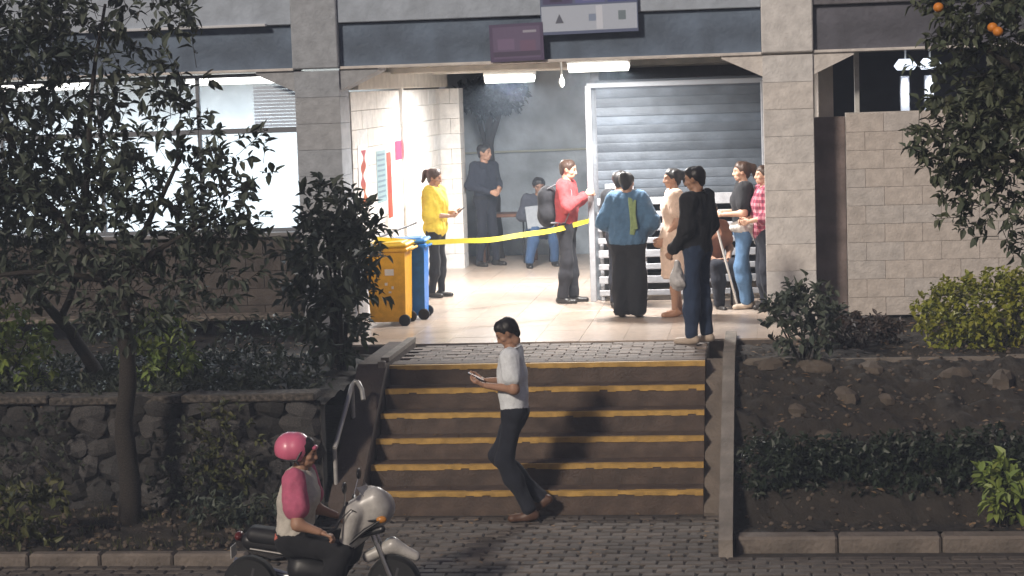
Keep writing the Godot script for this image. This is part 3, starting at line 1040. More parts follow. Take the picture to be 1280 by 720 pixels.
	var bn := base("banner", Vector3(-1.80, T + 3.40, -21.345), 0, "blue and white banner of three pictures on the fascia above the gate post", "banner")
	sheet_card("print", Vector2(1.04, 0.56), 0.02, paper("banner_print", 210, 104, 0.55, banner), mat("banner_back", Color(0.12, 0.13, 0.17), 0.7), bn, Vector3.ZERO, Basis(Vector3(0, 0, 1), 0.012))
	var mauve := func(im: Image) -> void:
		im.fill(Color(0.33, 0.29, 0.40))
		im.fill_rect(Rect2i(6, 6, 84, 64), Color(0.40, 0.36, 0.47))
		im.fill_rect(Rect2i(60, 14, 24, 5), Color(0.62, 0.62, 0.68))
		im.fill_rect(Rect2i(14, 30, 30, 22), Color(0.46, 0.40, 0.52))
		im.fill_rect(Rect2i(54, 34, 28, 26), Color(0.44, 0.36, 0.46))
		im.fill_rect(Rect2i(6, 56, 84, 10), Color(0.30, 0.27, 0.36))
	var mb := base("display_board", Vector3(-2.585, T + 3.05, -21.34), 0, "dull mauve display board hung on the fascia left of the banner", "board")
	sheet_card("print", Vector2(0.58, 0.40), 0.03, paper("mauve_print", 96, 76, 0.6, mauve), mat("mauve_frame", Color(0.09, 0.07, 0.12), 0.6), mb, Vector3.ZERO, Basis(Vector3(0, 0, 1), 0.02))
	# sensor on a rod under the ceiling
	var se := base("ceiling_sensor", Vector3(-2.23, T + 2.86, -22.5), 0, "small white sensor hanging on a rod between the two ceiling lamps", "sensor")
	part("rod", tb([Vector3(0, 0, 0), Vector3(0, -0.2, 0)], [0.014], 6), mat("white_paint"), se)
	b = MB.new()
	b.ball(Vector3(0, -0.25, 0), Vector3(0.035, 0.06, 0.035), Basis(), 10, 8)
	part("head", b.mesh(), mat("white_paint"), se)
	gate()
	var tb0 := base("table", Vector3(-3.72, T, -29.1), 0, "brown wooden table at the back of the hall beside the uniformed person", "table")
	part("tabletop", bx(Vector3(0.8, 0.05, 0.5), 0.008), mat("table_wood", Color(0.16, 0.07, 0.035), 0.5, "grime", 2.0), tb0, Vector3(0, 0.70, 0))
	for x in [-0.36, 0.36]:
		for z in [-0.2, 0.2]:
			part("leg", bx(Vector3(0.045, 0.68, 0.045), 0.005), mat("table_wood"), tb0, Vector3(x, 0.34, z))

func gate() -> void:
	var g := base("sliding_gate", Vector3(-2.02, T, -23.5), 0, "metal gate with grey slats above and white bars below, right of the entrance", "gate")
	var wm := mat("gate_white", Color(0.42, 0.43, 0.46), 0.45, "soft", 2.0, 0.2)
	var gm := tones("gate_slat", Color(0.088, 0.105, 0.128), 0.65, "grime", 1.0, 0.2, 0.12)
	for m in gm:
		m.metallic = 0.15
	for x in [0.0, 2.05]:
		part("post", bx(Vector3(0.07, 2.56, 0.07), 0.008), wm, g, Vector3(x, 1.28, 0.0))
	part("post", bx(Vector3(0.045, 2.56, 0.06), 0.006), wm, g, Vector3(0.105, 1.28, -0.1))
	part("top_rail", bx(Vector3(2.1, 0.06, 0.06), 0.008), mat("gate_grey", Color(0.3, 0.32, 0.35), 0.5), g, Vector3(1.03, 2.56, 0.0))
	# grey slats, each a shallow curved strip
	var sl := MB.new()
	var prof := []
	for k in 7:
		var a := PI * k / 6
		prof.append(Vector3(0, -0.055 * cos(a), 0.008 * sin(a)))
	for k in 6:
		var n1 := Vector3(0, (prof[k].y + prof[k + 1].y) * 6.0, 0.5).normalized()
		sl.quad(prof[k] + Vector3(-0.97, 0, 0), prof[k] + Vector3(0.97, 0, 0), prof[k + 1] + Vector3(0.97, 0, 0), prof[k + 1] + Vector3(-0.97, 0, 0), n1)
	sl.box(Vector3(0, 0, -0.012), Vector3(1.94, 0.104, 0.012), 0.0)
	var slm := sl.mesh()
	var rng2 := RandomNumberGenerator.new()
	rng2.seed = 8
	for k in 13:
		var o := part("slat", slm, gm[rng2.randi() % 4], g, Vector3(1.06, 1.29 + k * 0.106, -0.02))
		o.rotation.x = rng2.randf_range(-0.10, 0.10)
		o.rotation.z = rng2.randf_range(-0.003, 0.003)
	for k in 8:
		part("bar", bx(Vector3(1.96, 0.07 + 0.02 * (k % 2), 0.03), 0.008), wm, g, Vector3(1.05, 0.10 + k * 0.155, 0.0))
	for x in [0.62, 1.3]:
		part("upright", bx(Vector3(0.05, 1.4, 0.03), 0.006), wm, g, Vector3(x, 0.72, -0.035))
	for q in [[0.34, 1.30, 0.34, 0.20], [1.5, 1.20, 0.5, 0.13]]:
		part("plate", bx(Vector3(q[2], q[3], 0.012), 0.004), wm, g, Vector3(q[0], q[1], 0.03))

# ---------------------------------------------------------------- people
# body axes: forward +z, up +y, the person's left +x
func skin_tint(p: Vector3) -> Color:
	for s in [-1.0, 1.0]:
		var e := Vector3(s * 0.031, 0.004, 0.083)
		var d := p.distance_to(e)
		if d < 0.009:
			return Color(0.12, 0.10, 0.10)
		if d < 0.014:
			return Color(0.85, 0.85, 0.9)
		var br := p - Vector3(s * 0.033, 0.027, 0.085)
		if absf(br.x) < 0.018 and absf(br.y) < 0.0055 and absf(br.z) < 0.03:
			return Color(0.25, 0.2, 0.2)
	if absf(p.x) < 0.022 and absf(p.y + 0.066) < 0.008 and p.z > 0.07:
		return Color(0.8, 0.55, 0.55)
	return Color.WHITE

func make_head() -> Array:
	var b := [
		[Vector3(0, 0.025, -0.035), Vector3(0, 0.033, 0.015), 0.074, 0.07],
		[Vector3(0.02, 0.02, -0.02), Vector3(-0.02, 0.02, -0.02), 0.068, 0.068],
		[Vector3(0, -0.02, 0.028), Vector3(0, -0.055, 0.036), 0.056, 0.048],
		[Vector3(0.025, -0.075, 0.03), Vector3(-0.025, -0.075, 0.03), 0.028, 0.028],
		[Vector3(0, -0.094, 0.058), Vector3(0, -0.09, 0.05), 0.018, 0.02],
		[Vector3(0, 0.012, 0.086), Vector3(0, -0.030, 0.104), 0.007, 0.012],
		[Vector3(0.014, -0.034, 0.088), Vector3(-0.014, -0.034, 0.088), 0.008, 0.008],
		[Vector3(0.035, 0.026, 0.074), Vector3(-0.035, 0.026, 0.074), 0.011, 0.011],
		[Vector3(0.016, -0.066, 0.078), Vector3(-0.016, -0.066, 0.078), 0.009, 0.009],
		[Vector3(0.048, -0.025, 0.06), Vector3(0.05, -0.03, 0.05), 0.016, 0.016],
		[Vector3(-0.048, -0.025, 0.06), Vector3(-0.05, -0.03, 0.05), 0.016, 0.016],
		[Vector3(0.079, 0.012, -0.012), Vector3(0.075, -0.024, -0.004), 0.013, 0.009],
		[Vector3(-0.079, 0.012, -0.012), Vector3(-0.075, -0.024, -0.004), 0.013, 0.009],
		[Vector3(0, -0.05, -0.015), Vector3(0, -0.095, -0.02), 0.052, 0.046],
	]
	return blob(b, 0.008, 0.0062, [[Vector3(0.031, 0.004, 0.108), 0.016], [Vector3(-0.031, 0.004, 0.108), 0.016]], [], 0.0, skin_tint)

# fingers along -y, palm towards +z, thumb at +x
func make_hand(curl: float, thumb_in: float) -> Array:
	var b := [[Vector3(0, 0.02, 0), Vector3(0, -0.02, 0), 0.021, 0.022]]
	var lens := [0.062, 0.075, 0.070, 0.054]
	for i in 4:
		var x := 0.030 - i * 0.020
		var kn := Vector3(x, -0.088 + 0.004 * absf(i - 1.2), 0.002)
		b.append([Vector3(x * 0.55, -0.012, 0), kn, 0.0125, 0.0105])
		var a := curl * 0.8 + i * 0.05
		var p := kn
		for sgm in 3:
			var l: float = lens[i] * [0.46, 0.31, 0.23][sgm]
			var q := p + Vector3(0, -cos(a), sin(a)) * l
			b.append([p, q, 0.0092 - sgm * 0.0008, 0.0088 - sgm * 0.0012])
			p = q
			a += curl * 1.05
	var t0 := Vector3(0.022, -0.022, 0.006)
	var t1 := Vector3(0.046 - 0.012 * thumb_in, -0.055, 0.016 + 0.014 * thumb_in)
	var t2 := t1 + Vector3(0.010 - 0.022 * thumb_in, -0.026, 0.010 + 0.01 * thumb_in)
	b.append([t0, t1, 0.014, 0.0105])
	b.append([t1, t2, 0.0105, 0.0095])
	b.append([t2, t2 + Vector3(0.002 - 0.018 * thumb_in, -0.022, 0.005), 0.0095, 0.008])
	return blob(b, 0.0035, 0.0048)

func make_shoe() -> ArrayMesh:   # ankle at the origin, toes towards +z, sole at -0.09
	var b := [[Vector3(0, -0.045, -0.045), Vector3(0, -0.05, 0.02), 0.040, 0.042], [Vector3(0, -0.058, 0.03), Vector3(0.004, -0.064, 0.15), 0.042, 0.033], [Vector3(-0.012, -0.066, 0.10), Vector3(0.014, -0.066, 0.14), 0.028, 0.028], [Vector3(0, 0.0, -0.012), Vector3(0, -0.03, -0.008), 0.040, 0.045]]
	return arr_mesh(blob(b, 0.01, 0.009, [], [[Vector3(0, -0.089, 0), Vector3(0, -1, 0)], [Vector3(0, 0.02, 0), Vector3(0, 1, 0)]]))

func hair_mesh(style: String) -> ArrayMesh:
	var b := [[Vector3(0, 0.042, -0.040), Vector3(0, 0.056, 0.014), 0.080, 0.070], [Vector3(0.02, 0.036, -0.022), Vector3(-0.02, 0.036, -0.022), 0.077, 0.077], [Vector3(0, -0.02, -0.05), Vector3(0, -0.05, -0.055), 0.062, 0.05]]
	var subs := [[Vector3(0, -0.05, 0.085), 0.082], [Vector3(0, -0.005, 0.125), 0.070], [Vector3(0.066, -0.012, 0.066), 0.036], [Vector3(-0.066, -0.012, 0.066), 0.036], [Vector3(0.085, -0.055, 0.022), 0.045], [Vector3(-0.085, -0.055, 0.022), 0.045]]
	if style == "short":
		b.append([Vector3(0.02, 0.082, 0.048), Vector3(-0.03, 0.088, 0.042), 0.024, 0.026])
		for q in b:
			q[2] -= 0.002; q[3] -= 0.002
	elif style == "crop":
		for q in b:
			q[2] -= 0.004; q[3] -= 0.004
	elif style == "bald":
		subs.append([Vector3(0, 0.10, 0.055), 0.098])
	elif style == "tail":
		b.append_array([[Vector3(0, 0.06, -0.10), Vector3(0, 0.04, -0.15), 0.03, 0.036], [Vector3(0, 0.04, -0.15), Vector3(0, -0.09, -0.165), 0.038, 0.02]])
	elif style == "bun":
		b.append([Vector3(0, 0.095, -0.095), Vector3(0, 0.10, -0.10), 0.045, 0.04])
	elif style == "long":
		b.append_array([[Vector3(0.045, -0.03, -0.055), Vector3(0.06, -0.20, -0.06), 0.055, 0.035], [Vector3(-0.045, -0.03, -0.055), Vector3(-0.06, -0.20, -0.06), 0.055, 0.035], [Vector3(0, -0.04, -0.08), Vector3(0, -0.22, -0.09), 0.055, 0.04]])
	return arr_mesh(blob(b, 0.010, 0.0075, subs, [], 0.011))

func bend(p: Vector3, pivot: Vector3, b: Basis) -> Vector3:
	return pivot + b * (p - pivot)

# o: at, yaw, h (height), lean, turn, nod, male, and any joint; returns the node
func person(o: Dictionary) -> Node3D:
	var root := base("person", o.at, o.yaw, o.label, "person", o.get("group", ""))
	var k: float = o.get("h", 1.70) / 1.72
	var w: float = o.get("wide", 1.0)
	var male: bool = o.get("male", true)
	var J := {
		"pelvis": Vector3(0, 0.95, 0), "waist": Vector3(0, 1.10, 0.005), "chest": Vector3(0, 1.28, 0.0), "neck": Vector3(0, 1.47, -0.015), "head": Vector3(0, 1.605, 0.015),
		"hl": Vector3(0.088, 0.92, 0), "hr": Vector3(-0.088, 0.92, 0), "kl": Vector3(0.10, 0.50, 0.02), "kr": Vector3(-0.10, 0.50, 0.02), "al": Vector3(0.10, 0.09, -0.02), "ar": Vector3(-0.10, 0.09, -0.02),
		"sl": Vector3(0.180 if male else 0.158, 1.415, -0.01), "sr": Vector3(-0.180 if male else -0.158, 1.415, -0.01), "el": Vector3(0.235, 1.13, -0.03), "er": Vector3(-0.235, 1.13, -0.03), "wl": Vector3(0.24, 0.88, 0.05), "wr": Vector3(-0.24, 0.88, 0.05),
	}
	var leanb := Basis(Vector3.RIGHT, deg_to_rad(o.get("lean", 0.0))) * Basis(Vector3.UP, deg_to_rad(o.get("twist", 0.0)))
	for j in ["waist", "chest", "neck", "head", "sl", "sr", "el", "er", "wl", "wr"]:
		var amount: float = 0.4 if j == "waist" else 1.0
		J[j] = bend(J[j], J.pelvis, Basis().slerp(leanb, amount))
	for j in J:
		if o.has(j):
			J[j] = o[j]
	for j in J:
		J[j] = J[j] * k
	var P: Vector3 = J.pelvis
	var up: Vector3 = (J.neck - J.pelvis).normalized()
	var side: Vector3 = ((J.sl - J.sr) as Vector3).normalized()
	var fwd := side.cross(up).normalized()
	var cw: float = (0.105 if male else 0.082) * w
	var cell: float = o.get("cell", 0.013)
	var torso := func(g: float) -> Array:   # g: how much cloth stands off
		var l := []
		for s in [-1.0, 1.0]:
			l.append([J.chest + side * s * cw * 0.72 - up * 0.03, J.chest + side * s * cw * 0.80 + up * 0.07, 0.098 * w + g, 0.088 * w + g])
			l.append([J.waist + side * s * cw * 0.62, J.chest + side * s * cw * 0.72 - up * 0.05, (0.092 if male else 0.083) * w + g, 0.098 * w + g])
			l.append([P + side * s * cw * 0.75 - up * 0.01, J.waist + side * s * cw * 0.62, (0.100 if male else 0.108) * w + g, (0.092 if male else 0.083) * w + g])
			l.append([J.neck - up * 0.05 + side * s * 0.03, (J.sl if s > 0 else J.sr), 0.052 + g * 0.7, 0.05 + g * 0.8])
			if not male:
				l.append([J.chest + side * s * 0.068 + fwd * 0.065, J.chest + side * s * 0.066 + fwd * 0.05, 0.056 + g, 0.06 + g])
		if o.has("belly"):
			l.append([J.waist + fwd * o.belly - up * 0.06, J.waist + fwd * o.belly * 0.9 + up * 0.06, 0.10 * w + g, 0.10 * w + g])
		return l
	var arms := func(g: float, fore: float) -> Array:
		var l := []
		for s in ["l", "r"]:
			l.append([J["s" + s], J["e" + s], 0.050 * w + g, 0.042 * w + g])
			if fore > 0.0:
				var e: Vector3 = J["e" + s]
				l.append([e, e.lerp(J["w" + s], fore), 0.041 * w + g, lerpf(0.041, 0.029, fore) + g])
		return l
	var legs := func(g: float, to: float, flare: float) -> Array:
		var l := []
		for s in ["l", "r"]:
			l.append([J["h" + s], J["k" + s], 0.083 * w + g, 0.054 + g + flare * 0.4])
			if to > 0.0:
				var e: Vector3 = J["k" + s]
				l.append([e, e.lerp(J["a" + s], to * 0.4), 0.054 + g + flare * 0.4, 0.054 + g + flare * 0.6])
				l.append([e.lerp(J["a" + s], to * 0.4), e.lerp(J["a" + s], to), 0.054 + g + flare * 0.6, 0.038 + g + flare])
		return l
	# body
	var bb: Array = torso.call(-0.006)
	bb.append_array(arms.call(-0.002, 1.0))
	bb.append_array(legs.call(-0.004, 1.0, 0.0))
	bb.append([J.neck - up * 0.05, J.head - up * 0.065 - fwd * 0.012, 0.056, 0.047])
	var m := MB.new()
	m.arrays(blob(bb, 0.016, 0.016), Transform3D())
	var hb := Basis(side, up, fwd).orthonormalized() * Basis(Vector3.UP, deg_to_rad(o.get("turn", 0.0))) * Basis(Vector3.RIGHT, deg_to_rad(o.get("nod", 0.0)))
	var hs := 0.98 * k if male else 0.95 * k
	var ht := Transform3D(hb.scaled(Vector3.ONE * hs), J.head)
	m.arrays(head_arr, ht)
	for s in ["l", "r"]:
		var d: Vector3 = (J["w" + s] - J["e" + s]).normalized()
		if o.has("hand_" + s):
			d = o["hand_" + s].normalized()
		var palm: Vector3 = o.get("palm_" + s, side * (-1.0 if s == "l" else 1.0))
		palm = (palm - d * palm.dot(d)).normalized()
		var hx := (-d).cross(palm) * (1.0 if s == "l" else -1.0)
		var hbs := Basis(hx, -d, palm)
		m.arrays(hand_arr[o.get("grip_" + s, o.get("grip", "relaxed"))], Transform3D(hbs.scaled_local(Vector3.ONE * (1.0 if male else 0.92) * k), J["w" + s] + d * 0.012))
	part("body", m.mesh(), mat(o.get("skin", "skin"), Color.WHITE), root)
	if o.get("hair", "") != "":
		var hm := part("hair", hair_cache(o.hair), mat(o.get("hair_mat", "hair_black")), root)
		hm.transform = ht
	# clothes
	for c in o.wear:
		var g: float = c.get("g", 0.012)
		var l := []
		var pl := []
		var sb := []
		if c.has("torso"):
			l.append_array(torso.call(g))
		if c.has("sleeve"):
			l.append_array(arms.call(g + c.get("loose", 0.004), maxf(0.0, c.sleeve)))
			if c.sleeve <= 0.0:   # short sleeves end above the elbow
				for q in l.slice(l.size() - 2):
					q[1] = q[0].lerp(q[1], 0.62)
					q[3] += 0.012
		if c.has("hem"):
			pl.append([P + up * (c.hem - 0.95) * k, -up])
		if c.has("neckline"):
			if c.neckline < -0.1:
				pl.append([J.neck + up * c.neckline, up])
			else:
				sb.append([J.neck + up * (0.045 + c.neckline) + fwd * 0.018, 0.075])
		if c.has("legs"):
			l.append_array(legs.call(g, c.legs, c.get("flare", 0.0)))
			for s in [-1.0, 1.0]:
				l.append([P + side * s * cw * 0.75 - up * 0.02, P + side * s * cw * 0.7 + up * 0.06, (0.100 if male else 0.108) * w + g * 0.8, (0.096 if male else 0.10) * w + g * 0.8])
			pl.append([P + up * c.get("top", 0.12) * k, up])
			pl.append([Vector3(0, 0.035, 0), Vector3(0, -1, 0)])
		if c.has("skirt"):
			var y: float = c.skirt * k
			for s in [-1.0, 1.0]:
				for z in [-0.03, 0.03]:
					l.append([P + side * s * 0.07 + fwd * z, Vector3(P.x, y - 0.05, P.z) + side * s * (0.09 + c.get("flare", 0.03)) + fwd * z * 1.8, 0.105 * w + g, 0.085 + g])
			pl.append([Vector3(0, y, 0), Vector3(0, -1, 0)])
		part(c.called, arr_mesh(blob(l, c.get("k", 0.022), cell, sb, pl, c.get("wr", 0.012))), c.mat, root)
	if o.has("collar"):
		var cb := MB.new()
		var ring := []
		for q in 15:
			var a := lerpf(-2.55, 2.55, q / 14.0) + PI
			ring.append(J.neck + up * (0.012 - 0.030 * maxf(0.0, -cos(a) * -1.0) * 0.0) + side * sin(a) * 0.066 + fwd * cos(a) * 0.066 - up * 0.016 * (1.0 + cos(a)) * 0.8)
		cb.tube(ring, [0.016], 7, true, 0.55)
		var open_l := [ring[0], ring[0] - up * 0.035 + fwd * 0.022]
		var open_r := [ring[14], ring[14] - up * 0.035 + fwd * 0.022]
		cb.tube(open_l, [0.016, 0.012], 6)
		cb.tube(open_r, [0.016, 0.012], 6)
		part("collar", cb.mesh(), o.collar, root)
	for s in ["l", "r"]:
		if o.get("shoes") == null:
			break
		var sd: Vector3 = o.get("toe_" + s, Vector3(0.10 if s == "l" else -0.10, 0, 1))
		var a: Vector3 = J["a" + s]
		var shn := part("shoe", shoe_mesh, o.shoes, root, a)
		var z := sd.normalized()
		var x := Vector3.UP.cross(z).normalized()
		shn.basis = Basis(x, z.cross(x), z).scaled_local(Vector3.ONE * (1.0 if male else 0.9) * k)
	return root

var hairs := {}
func hair_cache(style: String) -> ArrayMesh:
	if not hairs.has(style):
		hairs[style] = hair_mesh(style)
	return hairs[style]

func people() -> void:
	mat("skin", Color(0.36, 0.20, 0.13), 0.55)
	mat("skin_light", Color(0.50, 0.30, 0.21), 0.55)
	mat("skin_dark", Color(0.22, 0.12, 0.08), 0.55)
	mat("hair_black", Color(0.012, 0.010, 0.010), 0.5)
	mat("hair_brown", Color(0.05, 0.025, 0.015), 0.5)
	mat("hair_grey", Color(0.16, 0.15, 0.14), 0.55)
	var navy := cloth("cloth_navy", Color(0.012, 0.014, 0.024))
	var black := cloth("cloth_black", Color(0.010, 0.010, 0.013))
	var white := cloth("cloth_white", Color(0.82, 0.86, 0.90))
	var shoe_dark := mat("shoe_dark", Color(0.02, 0.017, 0.015), 0.4)
	var shoe_brown := mat("shoe_brown", Color(0.10, 0.05, 0.03), 0.5)
	var shoe_beige := mat("shoe_beige", Color(0.42, 0.34, 0.27), 0.6)
	# 1 the man walking at the foot of the stairs
	person({"at": Vector3(-2.14, 0.0, -16.72), "yaw": -88.0, "h": 1.74, "lean": 3.0, "nod": 32.0, "turn": 4.0, "label": "man in white short-sleeved shirt reading a phone at the foot of the stairs",
		"kl": Vector3(0.09, 0.53, 0.10), "al": Vector3(0.09, 0.095, -0.10), "kr": Vector3(-0.09, 0.53, 0.17), "ar": Vector3(-0.08, 0.17, -0.19), "toe_r": Vector3(-0.06, -0.55, 1), "toe_l": Vector3(0.1, 0, 1),
		"el": Vector3(0.25, 1.155, -0.02), "wl": Vector3(0.10, 1.17, 0.235), "er": Vector3(-0.25, 1.155, -0.0), "wr": Vector3(-0.10, 1.18, 0.255), "hand_l": Vector3(-0.35, 0.25, 1), "hand_r": Vector3(0.3, 0.3, 1), "palm_l": Vector3(-0.2, 1, -0.2), "palm_r": Vector3(0.2, 1, -0.2), "grip": "flat",
		"hair": "short", "skin": "skin", "shoes": shoe_brown, "collar": white, "wear": [{"called": "trousers", "legs": 0.97, "flare": 0.012, "g": 0.010, "mat": navy}, {"called": "shirt", "torso": 1, "sleeve": 0.0, "hem": 0.90, "neckline": -0.005, "g": 0.014, "loose": 0.012, "mat": white}]})
	# 2 woman in yellow by the white wall
	person({"at": Vector3(-4.03, T, -24.3), "yaw": 78.0, "h": 1.60, "male": false, "nod": 14.0, "label": "woman in yellow top and black leggings beside the white wall",
		"al": Vector3(0.08, 0.09, 0.02), "ar": Vector3(-0.08, 0.09, -0.05), "el": Vector3(0.215, 1.12, -0.03), "wl": Vector3(0.16, 1.13, 0.21), "er": Vector3(-0.215, 1.12, -0.02), "wr": Vector3(-0.10, 1.10, 0.23), "grip": "grip", "palm_l": Vector3(-0.5, 1, 0), "palm_r": Vector3(0.5, 1, 0),
		"hair": "tail", "hair_mat": "hair_brown", "skin": "skin", "shoes": shoe_dark, "wear": [{"called": "leggings", "legs": 1.0, "g": 0.004, "mat": black}, {"called": "top", "torso": 1, "sleeve": 0.35, "hem": 0.83, "neckline": -0.01, "g": 0.022, "wr": 0.02, "mat": cloth("cloth_yellow", Color(0.72, 0.53, 0.055))}]})
	# 3 officer at the back corner
	person({"at": Vector3(-3.98, T, -28.5), "yaw": 50.0, "h": 1.76, "nod": 4.0, "turn": 20.0, "label": "person in dark blue uniform standing under the dark tree at the back",
		"el": Vector3(0.27, 1.15, -0.02), "wl": Vector3(0.10, 1.10, 0.20), "er": Vector3(-0.26, 1.15, -0.04), "wr": Vector3(-0.10, 1.06, 0.21), "al": Vector3(0.13, 0.09, 0.04), "ar": Vector3(-0.12, 0.09, -0.04), "grip": "grip",
		"hair": "crop", "skin": "skin", "shoes": shoe_dark, "wear": [{"called": "trousers", "legs": 0.98, "flare": 0.008, "g": 0.006, "mat": navy}, {"called": "jacket", "torso": 1, "sleeve": 0.93, "hem": 0.88, "neckline": 0.0, "g": 0.010, "mat": cloth("cloth_police", Color(0.015, 0.019, 0.034))}, {"called": "belt", "torso": 1, "hem": 0.945, "g": 0.016, "neckline": -0.475, "wr": 0.0, "mat": black}]})
	# 4 seated at the back with a grey board
	person({"at": Vector3(-3.22, T - 0.44, -28.6), "yaw": 15.0, "h": 1.70, "lean": 6.0, "nod": 16.0, "label": "seated person in dark top and blue jeans holding a grey folder at the back",
		"kl": Vector3(0.15, 0.99, 0.42), "kr": Vector3(-0.13, 0.98, 0.42), "al": Vector3(0.15, 0.53, 0.40), "ar": Vector3(-0.24, 0.53, 0.52), "el": Vector3(0.27, 1.16, 0.06), "wl": Vector3(0.15, 1.13, 0.30), "er": Vector3(-0.27, 1.16, 0.06), "wr": Vector3(-0.16, 1.13, 0.30), "grip": "grip",
		"hair": "short", "skin": "skin_dark", "shoes": shoe_dark, "wear": [{"called": "jeans", "legs": 0.97, "flare": 0.012, "g": 0.012, "mat": cloth("cloth_denim_bright", Color(0.035, 0.075, 0.16))}, {"called": "top", "torso": 1, "sleeve": 0.9, "hem": 0.90, "neckline": 0.0, "g": 0.016, "mat": cloth("cloth_slate", Color(0.05, 0.055, 0.075))}]})
	# 5 man in red at the gate post
	person({"at": Vector3(-2.32, T, -23.42), "yaw": 84.0, "h": 1.70, "lean": 3.0, "nod": 10.0, "label": "man in red shirt and dark trousers facing the gate post",
		"al": Vector3(0.09, 0.09, 0.05), "ar": Vector3(-0.09, 0.09, -0.05), "el": Vector3(0.25, 1.17, 0.06), "wl": Vector3(0.12, 1.28, 0.26), "er": Vector3(-0.25, 1.17, 0.07), "wr": Vector3(-0.10, 1.30, 0.27), "grip": "grip",
		"hair": "crop", "hair_mat": "hair_brown", "skin": "skin_light", "shoes": shoe_dark, "collar": cloth("cloth_red", Color(0.50, 0.07, 0.075)), "wear": [{"called": "trousers", "legs": 0.98, "flare": 0.014, "g": 0.012, "mat": cloth("cloth_charcoal", Color(0.022, 0.022, 0.028))}, {"called": "shirt", "torso": 1, "sleeve": 0.85, "hem": 0.93, "neckline": 0.0, "g": 0.016, "wr": 0.018, "mat": cloth("cloth_red", Color(0.50, 0.07, 0.075))}]})
	# 6 woman in blue jacket, seen from behind
	person({"at": Vector3(-1.48, T, -21.85), "yaw": 170.0, "h": 1.60, "male": false, "wide": 1.14, "turn": -14.0, "label": "person in blue jacket and wide black trousers seen from behind at the gate",
		"el": Vector3(0.29, 1.14, -0.02), "wl": Vector3(0.20, 1.02, 0.20), "er": Vector3(-0.30, 1.14, -0.02), "wr": Vector3(-0.20, 1.0, 0.19), "kl": Vector3(0.10, 0.50, 0.0), "kr": Vector3(-0.10, 0.50, 0.0),
		"hair": "bun", "skin": "skin", "shoes": shoe_dark, "wear": [{"called": "trousers", "legs": 0.98, "top": -0.06, "flare": 0.038, "g": 0.016, "k": 0.025, "mat": black}, {"called": "jacket", "torso": 1, "sleeve": 0.92, "hem": 0.80, "neckline": 0.01, "g": 0.022, "wr": 0.018, "loose": 0.010, "mat": cloth("cloth_blue", Color(0.075, 0.155, 0.26))}]})
	# 7 woman in a pale dress
	person({"at": Vector3(-0.97, T, -21.86), "yaw": -80.0, "h": 1.63, "male": false, "nod": 4.0, "label": "woman in cream and pink dress standing beside the man in black",
		"al": Vector3(0.08, 0.09, 0.03), "ar": Vector3(-0.08, 0.09, -0.05), "el": Vector3(0.20, 1.11, -0.01), "wl": Vector3(0.12, 0.92, 0.14), "er": Vector3(-0.20, 1.11, 0.0), "wr": Vector3(-0.10, 0.92, 0.15), "hair": "tail", "skin": "skin", "shoes": mat("sandal", Color(0.33, 0.17, 0.10), 0.5),
		"wear": [{"called": "dress", "torso": 1, "sleeve": 0.0, "skirt": 0.46, "flare": 0.01, "g": 0.014, "neckline": -0.02, "wr": 0.015, "mat": cloth("cloth_cream", Color(0.70, 0.52, 0.41))}]})
	# 8 man in black jacket and jeans, nearest on the terrace
	person({"at": Vector3(-0.65, T, -19.62), "yaw": -118.0, "h": 1.74, "wide": 0.93, "nod": 14.0, "turn": 12.0, "label": "man in black jacket and jeans at the top right of the stairs",
		"al": Vector3(0.12, 0.09, 0.02), "ar": Vector3(-0.09, 0.09, -0.03), "el": Vector3(0.23, 1.14, -0.02), "wl": Vector3(0.20, 0.93, 0.16), "er": Vector3(-0.23, 1.14, -0.03), "wr": Vector3(-0.20, 0.91, 0.12), "grip": "grip",
		"hair": "short", "skin": "skin", "shoes": shoe_beige, "collar": black, "wear": [{"called": "jeans", "legs": 0.96, "flare": 0.014, "g": 0.012, "mat": cloth("cloth_denim_dark", Color(0.022, 0.040, 0.085))}, {"called": "jacket", "torso": 1, "sleeve": 0.95, "hem": 0.82, "neckline": 0.01, "g": 0.02, "wr": 0.018, "loose": 0.008, "mat": black}]})
	# 9 person in a black T-shirt
	person({"at": Vector3(-0.22, T, -22.5), "yaw": -84.0, "h": 1.66, "male": false, "nod": 4.0, "label": "person in black T-shirt and light blue jeans leaning on a pale stick",
		"el": Vector3(0.22, 1.13, 0.02), "wl": Vector3(0.13, 1.12, 0.25), "er": Vector3(-0.22, 1.13, 0.02), "wr": Vector3(-0.12, 1.12, 0.27), "grip": "grip", "kl": Vector3(0.09, 0.50, 0.05), "al": Vector3(0.09, 0.09, 0.0), "ar": Vector3(-0.09, 0.09, -0.05),
		"hair": "tail", "hair_mat": "hair_brown", "skin": "skin_light", "shoes": shoe_beige, "wear": [{"called": "jeans", "legs": 0.97, "flare": 0.012, "g": 0.010, "mat": cloth("cloth_denim_light", Color(0.10, 0.20, 0.36))}, {"called": "shirt", "torso": 1, "sleeve": 0.0, "hem": 0.93, "neckline": -0.01, "g": 0.016, "loose": 0.012, "mat": black}]})
	# 10 person in a plaid shirt half behind the pillar
	person({"at": Vector3(0.02, T, -22.25), "yaw": -75.0, "h": 1.62, "male": false, "label": "person in red checked shirt and dark trousers half hidden by the pale pillar",
		"el": Vector3(0.22, 1.13, 0.0), "wl": Vector3(0.10, 1.08, 0.20), "er": Vector3(-0.22, 1.13, 0.0), "wr": Vector3(-0.08, 1.08, 0.22), "hair": "tail", "hair_mat": "hair_brown", "skin": "skin_light", "shoes": shoe_dark,
		"wear": [{"called": "trousers", "legs": 0.98, "g": 0.012, "flare": 0.012, "mat": navy}, {"called": "shirt", "torso": 1, "sleeve": 0.4, "hem": 0.82, "neckline": 0.0, "g": 0.02, "wr": 0.016, "mat": plaid()}]})
